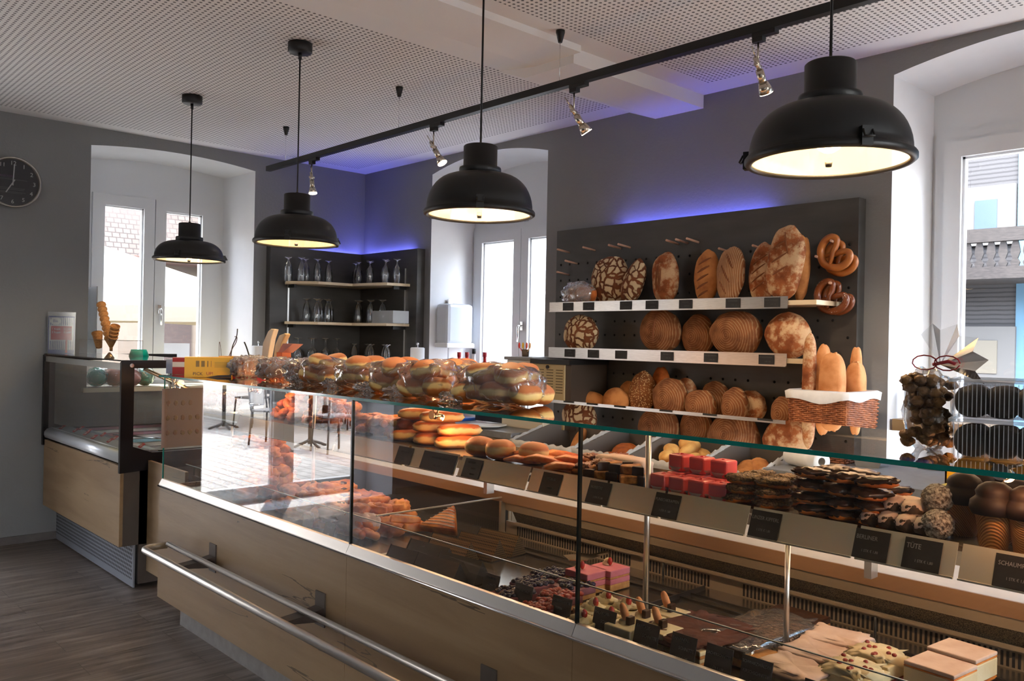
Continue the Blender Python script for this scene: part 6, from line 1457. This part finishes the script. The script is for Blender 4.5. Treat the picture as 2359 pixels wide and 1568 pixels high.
text('lettering', 'Eis', H3_*.09, Mp @ Matrix.Translation((W3_*.27, H3_*.755, .0036)), BLUE, ps)
for k, (s, z) in enumerate((('1 Kugel    € 1,20', .57), ('2 Kugel    € 2,40', .49))): text('lettering', s, H3_*.066, Mp @ Matrix.Translation((W3_*.5, H3_*z, .0036)), mat('card_white'), ps, squash=.9)
ob('acrylic_holder', MB().quad(*[Mp @ Vector(v) for v in ((-.006, 0, .004), (W3_+.006, 0, .004), (W3_+.006, H3_, .004), (-.006, H3_, .004))]), PLASTIC, ps)
tall = thing('acrylic_stand', 'tall narrow clear acrylic stand on the ice case', 'stand', (ony(196, 815, 2.02).x, 2.02, IT))
p0 = Vector((-6.42, 2.02, IT)); dd_ = (p0 - CAM).dot(_f)/FPX; p0 = ony(196, 815, 2.02); p1 = ony(218, 815, 2.02)
ob('panel', MB().box(p0.x, p1.x+.02, 2.02, 2.026, IT, IT+160*dd_).box(p0.x, p0.x+.004, 2.02, 2.10, IT, IT+160*dd_), thin_glass('thick_acrylic', (.9, .92, .92), 1.5, .03, .18, 2), tall)
cs_ = thing('cone_holder', 'clear acrylic cone holder on the ice case', 'cone holder', (-6.1, 1.9, IT))
p0, p1 = ony(182, 815, 1.80), ony(272, 815, 1.80); dd_ = (p0 - CAM).dot(_f)/FPX
hz = 36*dd_
ob('top_plate', MB().box(p0.x, p1.x, 1.80, 1.95, IT+hz, IT+hz+.003), PLASTIC, cs_); [ob('side', MB().box(a_, a_+.003, 1.80, 1.95, IT, IT+hz), PLASTIC, cs_) for a_ in (p0.x, p1.x-.003)]
CN = food('wafer', srgb(200, 145, 85), srgb(170, 110, 58), 80, .7, .001)
def cones(px, ptop, pbot, n, tilt, lb, y=1.87, r=.030, rb=.004):
    a, b = ony(ptop[0], ptop[1], y), ony(pbot[0], pbot[1], y); d = (a - b); L = d.length
    for k in range(n):
        q = d.to_track_quat('Z', 'Y').to_matrix(); zt = L - k*(L-.11)/max(n-1, 1) if n > 1 else L
        s = a - d.normalized()*(L - zt)
        ln_ = .11 if r < .04 else .05
        o = ob('ice_cream_cone', MB().lathe([(rb, -ln_), (r*.92, -.012), (r, -.010), (r, 0), (r*.9, 0)], s, 18, 0, q, caps=False), CN, None, lb, 'ice cream cone', lb if n > 1 else None)
cones(0, (233, 700), (258, 808), 8, 0, 'wafer cones nested in the tall leaning stack')
cones(0, (266, 750), (254, 808), 4, 0, 'wafer cones nested in the short stack at the right')
cones(0, (224, 766), (228, 800), 2, 0, 'wide wafer cups hanging at the left of the cone holder', r=.036, rb=.02)
pf = ony(252, 824, 1.75); ob('foot', MB().lathe([(.03, 0), (.022, .012), (.005, .035)], (pf.x, 1.75, IT), 20), mat('bronze_foot', (.25, .17, .10), .3, .7), cs_)
pf = ony(320, 816, 2.11); gb = thing('green_box', 'small turquoise plastic tub standing on the ice case', 'container', (pf.x, 2.11, IT)); ob('tub', MB().lathe([(.045, 0), (.065, -.0), (.050, .045), (.04, .045)], (pf.x, 2.11, IT), 24), mat('turquoise_plastic', (.0, .38, .28), .3), gb)
for i, (px, c_, lb) in enumerate(((222, (.05, .5, .38), 'turquoise plastic wrapped ball at the left of the window sill'), (264, (.85, .35, .22), 'peach coloured wrapped ball on the window sill'), (305, (.8, .4, .4), 'pink and white wrapped ball on the window sill'), (333, (.1, .5, .35), 'green wrapped ball at the right on the window sill'))):
    c = onx(px, 880, XL-.10); t = thing('wrapped_ball', lb, 'ball', (XL-.10, c.y, 1.09))
    ob('ball', MB().blob((XL-.10, c.y, 1.09+.065), (.065, .068, .062), amp=.15, seed=i, nu=20, nv=12), mat('ball_%d' % i, c_, .5), t); ob('wrapping', MB().blob((XL-.10, c.y, 1.09+.075), (.074, .076, .073), amp=.2, fr=9, seed=i, nu=26, nv=14), FILMW, t)
# paper notice on the left end glass, fridge content of the case
pa = thing('paper_notice', 'pale pink paper notice with small flower prints on the left end glass', 'notice', (CX0+.006, 1.9, .98))
q0, q1 = onx(374, 895, CX0+.008), onx(468, 1025, CX0+.008)
ob('sheet', MB().box(CX0+.005, CX0+.0065, q0.y, q1.y, q1.z, q0.z), mat('pink_paper', (.36, .29, .27), .8), pa)
b = MB(); random.seed(1)
for k in range(14):
    yy, zz_ = q0.y + (q1.y-q0.y)*(.15+.7*(k % 5)/4), q1.z + (q0.z-q1.z)*(.25+.25*(k//5)); b.blob((CX0+.0068, yy, zz_), (.0006, .012, .014), amp=.4, seed=k, nu=8, nv=6)
ob('flower_prints', b, food('flower_print', (.30, .25, .14), (.33, .2, .17), 40, .8, 0), pa)
# ---------------------------------------------------------------- left back counter
bc = thing('cutting_board', 'blue plastic cutting board on the left back counter', 'cutting board', (-5, 3.8, WZ)); q = lambda px, py: onz(px, py, WZ)
a_, b_ = q(965, 968), q(1095, 970)
ob('board', MB().box(-4.96, -4.50, 3.56, 3.86, WZ, WZ+.02).xf(Matrix.Identity(4)), mat('blue_plastic', (.01, .10, .50), .3), bc, bev=.004)
scl = thing('label_scale', 'cream coloured counter scale with a low wide body', 'scale', (-4.2, 3.9, WZ))
p0, p1 = ony(1155, 985, 3.74), ony(1250, 985, 3.74)
CRM = mat('cream_plastic', (.55, .50, .38), .4)
ob('body', MB().box(p0.x, p1.x, 3.74, 3.92, WZ, WZ+.10).box(p0.x-.35, p1.x, 3.80, 3.98, WZ+.06, WZ+.12), CRM, scl, bev=.006); ob('slot', MB().box(p0.x-.33, p0.x-.0, 3.795, 3.80, WZ+.01, WZ+.055), BLACKG, scl); ob('display', MB().box(p1.x-.06, p1.x-.03, 3.737, 3.74, WZ+.06, WZ+.08), BLACKG, scl)
pl = ob('plate', MB().lathe([(.05, 0), (.09, .006), (.13, .016), (.132, .019), (.09, .011), (.001, .006)], (-4.10, 3.60, WZ), 40), WHITEP, None, 'wide white plate at the edge of the left back counter', 'plate')
sl2 = thing('bread_slicer', 'beige metal bread slicer with vent slots and a dark top', 'bread slicer', (-3.9, 3.95, WZ))
q0, q1 = ony(1226, 835, 3.90), ony(1301, 835, 3.90)
BG = mat('beige_enamel', (.38, .29, .14), .4)
ob('housing', MB().box(q0.x, q1.x, 3.90, 4.25, WZ, 1.355), BG, sl2, bev=.004); ob('side_column', MB().box(q1.x, q1.x+.05, 3.91, 4.25, WZ, 1.355), mat('brown_steel', (.05, .035, .025), .5), sl2)
ob('dark_top', MB().box(q0.x-.005, q1.x+.055, 3.885, 4.26, 1.355, 1.385), BLACK, sl2)
vs = MB()
for r_ in range(9):
    for c_k in range(3): x = q0.x + .05 + c_k*.085; vs.box(x, x+.06, 3.8985, 3.9005, 1.17+r_*.018, 1.176+r_*.018)
ob('vent_slots', vs, mat('vent_brown', (.10, .07, .03), .6), sl2); ob('round_knob', MB().cyl(((q0.x+q1.x)/2, 3.898, 1.335), ((q0.x+q1.x)/2, 3.89, 1.335), .012, 14), BLACK, sl2)
text('emblem', 'JAC', .028, frame_m(((q0.x+q1.x)/2, 3.8985, 1.08), (1, 0, 0), (0, 0, 1)), mat('vent_brown'), sl2)
gx = thing('coffee_machine', 'grey topped white appliance left of the beige bread slicer', 'appliance', (-4.25, 4.0, WZ)); q2 = ony(1165, 830, 3.92)
ob('housing', MB().box(q2.x, q0.x-.01, 3.93, 4.25, WZ, 1.37), mat('pale_enamel', (.55, .53, .5), .4), gx, bev=.006); ob('lid', MB().box(q2.x-.02, q0.x-.008, 3.92, 4.26, 1.37, 1.392), mat('grey_lid', (.2, .2, .2), .4), gx, bev=.004)
cu = thing('utensil_cup', 'small dark cup on top of the grey topped appliance', 'cup', (0, 0, 1.392)); cp_ = ony(1224, 825, 4.05); cu.location = (cp_.x-.06, 4.05, 1.392)
ob('cup', MB().lathe([(.022, 0), (.026, .05), (.023, .05)], (cp_.x-.06, 4.05, 1.392), 16), mat('brown_cup', (.12, .08, .05), .6), cu)
for i, (dx, c_) in enumerate(((-.05, (.8, .04, .02)), (-.02, (.9, .55, .02)), (.01, (.9, .15, .1)), (.035, (.95, .6, .3)))):
    o = ob('plastic_spoon', MB().tube([(cp_.x-.06+dx*.2, 4.05, 1.40), (cp_.x-.06+dx, 4.05, 1.45)], .003, 6).blob((cp_.x-.06+dx*1.25, 4.05, 1.468), (.010, .005, .022), nu=12, nv=8), mat('spoon_%d' % i, c_, .4), None, ['red plastic spoon at the left in the dark cup', 'yellow plastic spoon in the dark cup', 'coral plastic spoon in the dark cup', 'peach plastic spoon leaning right in the dark cup'][i], 'spoon')
dp = thing('towel_dispenser', 'white paper towel dispenser on the left reveal of the middle window', 'towel dispenser', (-5.6, 4.5, 1.4))
d0 = ony(1000, 760, 4.45); xr_ = -5.695
ob('housing', MB().box(xr_, xr_+.17, 4.40, 4.68, 1.46, 1.80), mat('white_translucent', (.62, .66, .72), .25), dp, bev=.03); ob('tray', MB().box(xr_, xr_+.18, 4.39, 4.69, 1.43, 1.47), WHITEP, dp, bev=.01); ob('bracket', MB().box(xr_, xr_+.03, 4.52, 4.56, 1.80, 1.84), CHROME, dp)
bf = thing('blue_funnel', 'blue dish on a thin stand below the towel dispenser', 'dish', (-5.3, 4.45, .92)); pz = ony(1033, 800, 4.5)
ob('dish', MB().lathe([(.03, 0), (.07, .012), (.072, .016), (.03, .006)], (pz.x, 4.5, pz.z), 24), mat('blue_plastic'), bf); ob('stem', MB().cyl((pz.x-.01, 4.5, .925), (pz.x, 4.5, pz.z), .006), CHROME, bf)
for i, (px, pt, c1, c2, lb) in enumerate(((1058, 811, (.35, .01, .01), (.5, .02, .02), 'red capped bottle at the left on the middle window sill'), (1076, 811, (.3, .01, .01), (.5, .03, .02), 'red capped bottle beside the black capped one'), (1092, 803, (.01, .01, .01), (.75, .72, .72), 'white bottle with a black cap on the middle window sill'), (1117, 811, (.35, .01, .02), (.35, .01, .01), 'slim dark red bottle at the right on the middle window sill'))):
    p = ony(px, pt, 4.42); t = thing('bottle', lb, 'bottle', (p.x, 4.42, .925)); h_ = p.z - .925
    ob('body', MB().lathe([(.030, 0), (.034, .01), (.034, h_*.6), (.030, h_*.72), (.014, h_*.85), (.013, h_*.93)], (p.x, 4.42, .925), 18), mat('bottle_%d' % i, c2, .25), t)
    ob('cap', MB().lathe([(.016, h_*.92), (.017, h_)], (p.x, 4.42, .925), 14), mat('cap_%d' % i, c1, .3), t); ob('band', MB().lathe([(.0345, h_*.35), (.0345, h_*.5)], (p.x, 4.42, .925), 18, caps=False), mat('gold_band', (.7, .45, .15), .4), t)
for px, pt, y, lb in ((962, 800, 4.0, 'white kitchen roll standing beside the dark corner shelf'), (596, 796, None, 'white kitchen roll behind the wooden paddles')):
    if y: p = ony(px, pt, y)
    else: p = onx(px, pt, -6.45)
    t = thing('kitchen_roll', lb, 'kitchen roll', (p.x, p.y, WZ)); h_ = p.z - WZ
    ob('roll', MB().lathe([(.055, .012), (.056, .02), (.056, h_-.006), (.048, h_), (.018, h_)], (p.x, p.y, WZ), 28), WHITE, t); ob('holder', MB().lathe([(.07, 0), (.07, .012), (.005, .014)], (p.x, p.y, WZ), 24).cyl((p.x, p.y, WZ+.01), (p.x, p.y, WZ+h_+.02), .005).blob((p.x, p.y, WZ+h_+.028), (.011, .011, .011), nu=12, nv=8), CHROME, t)
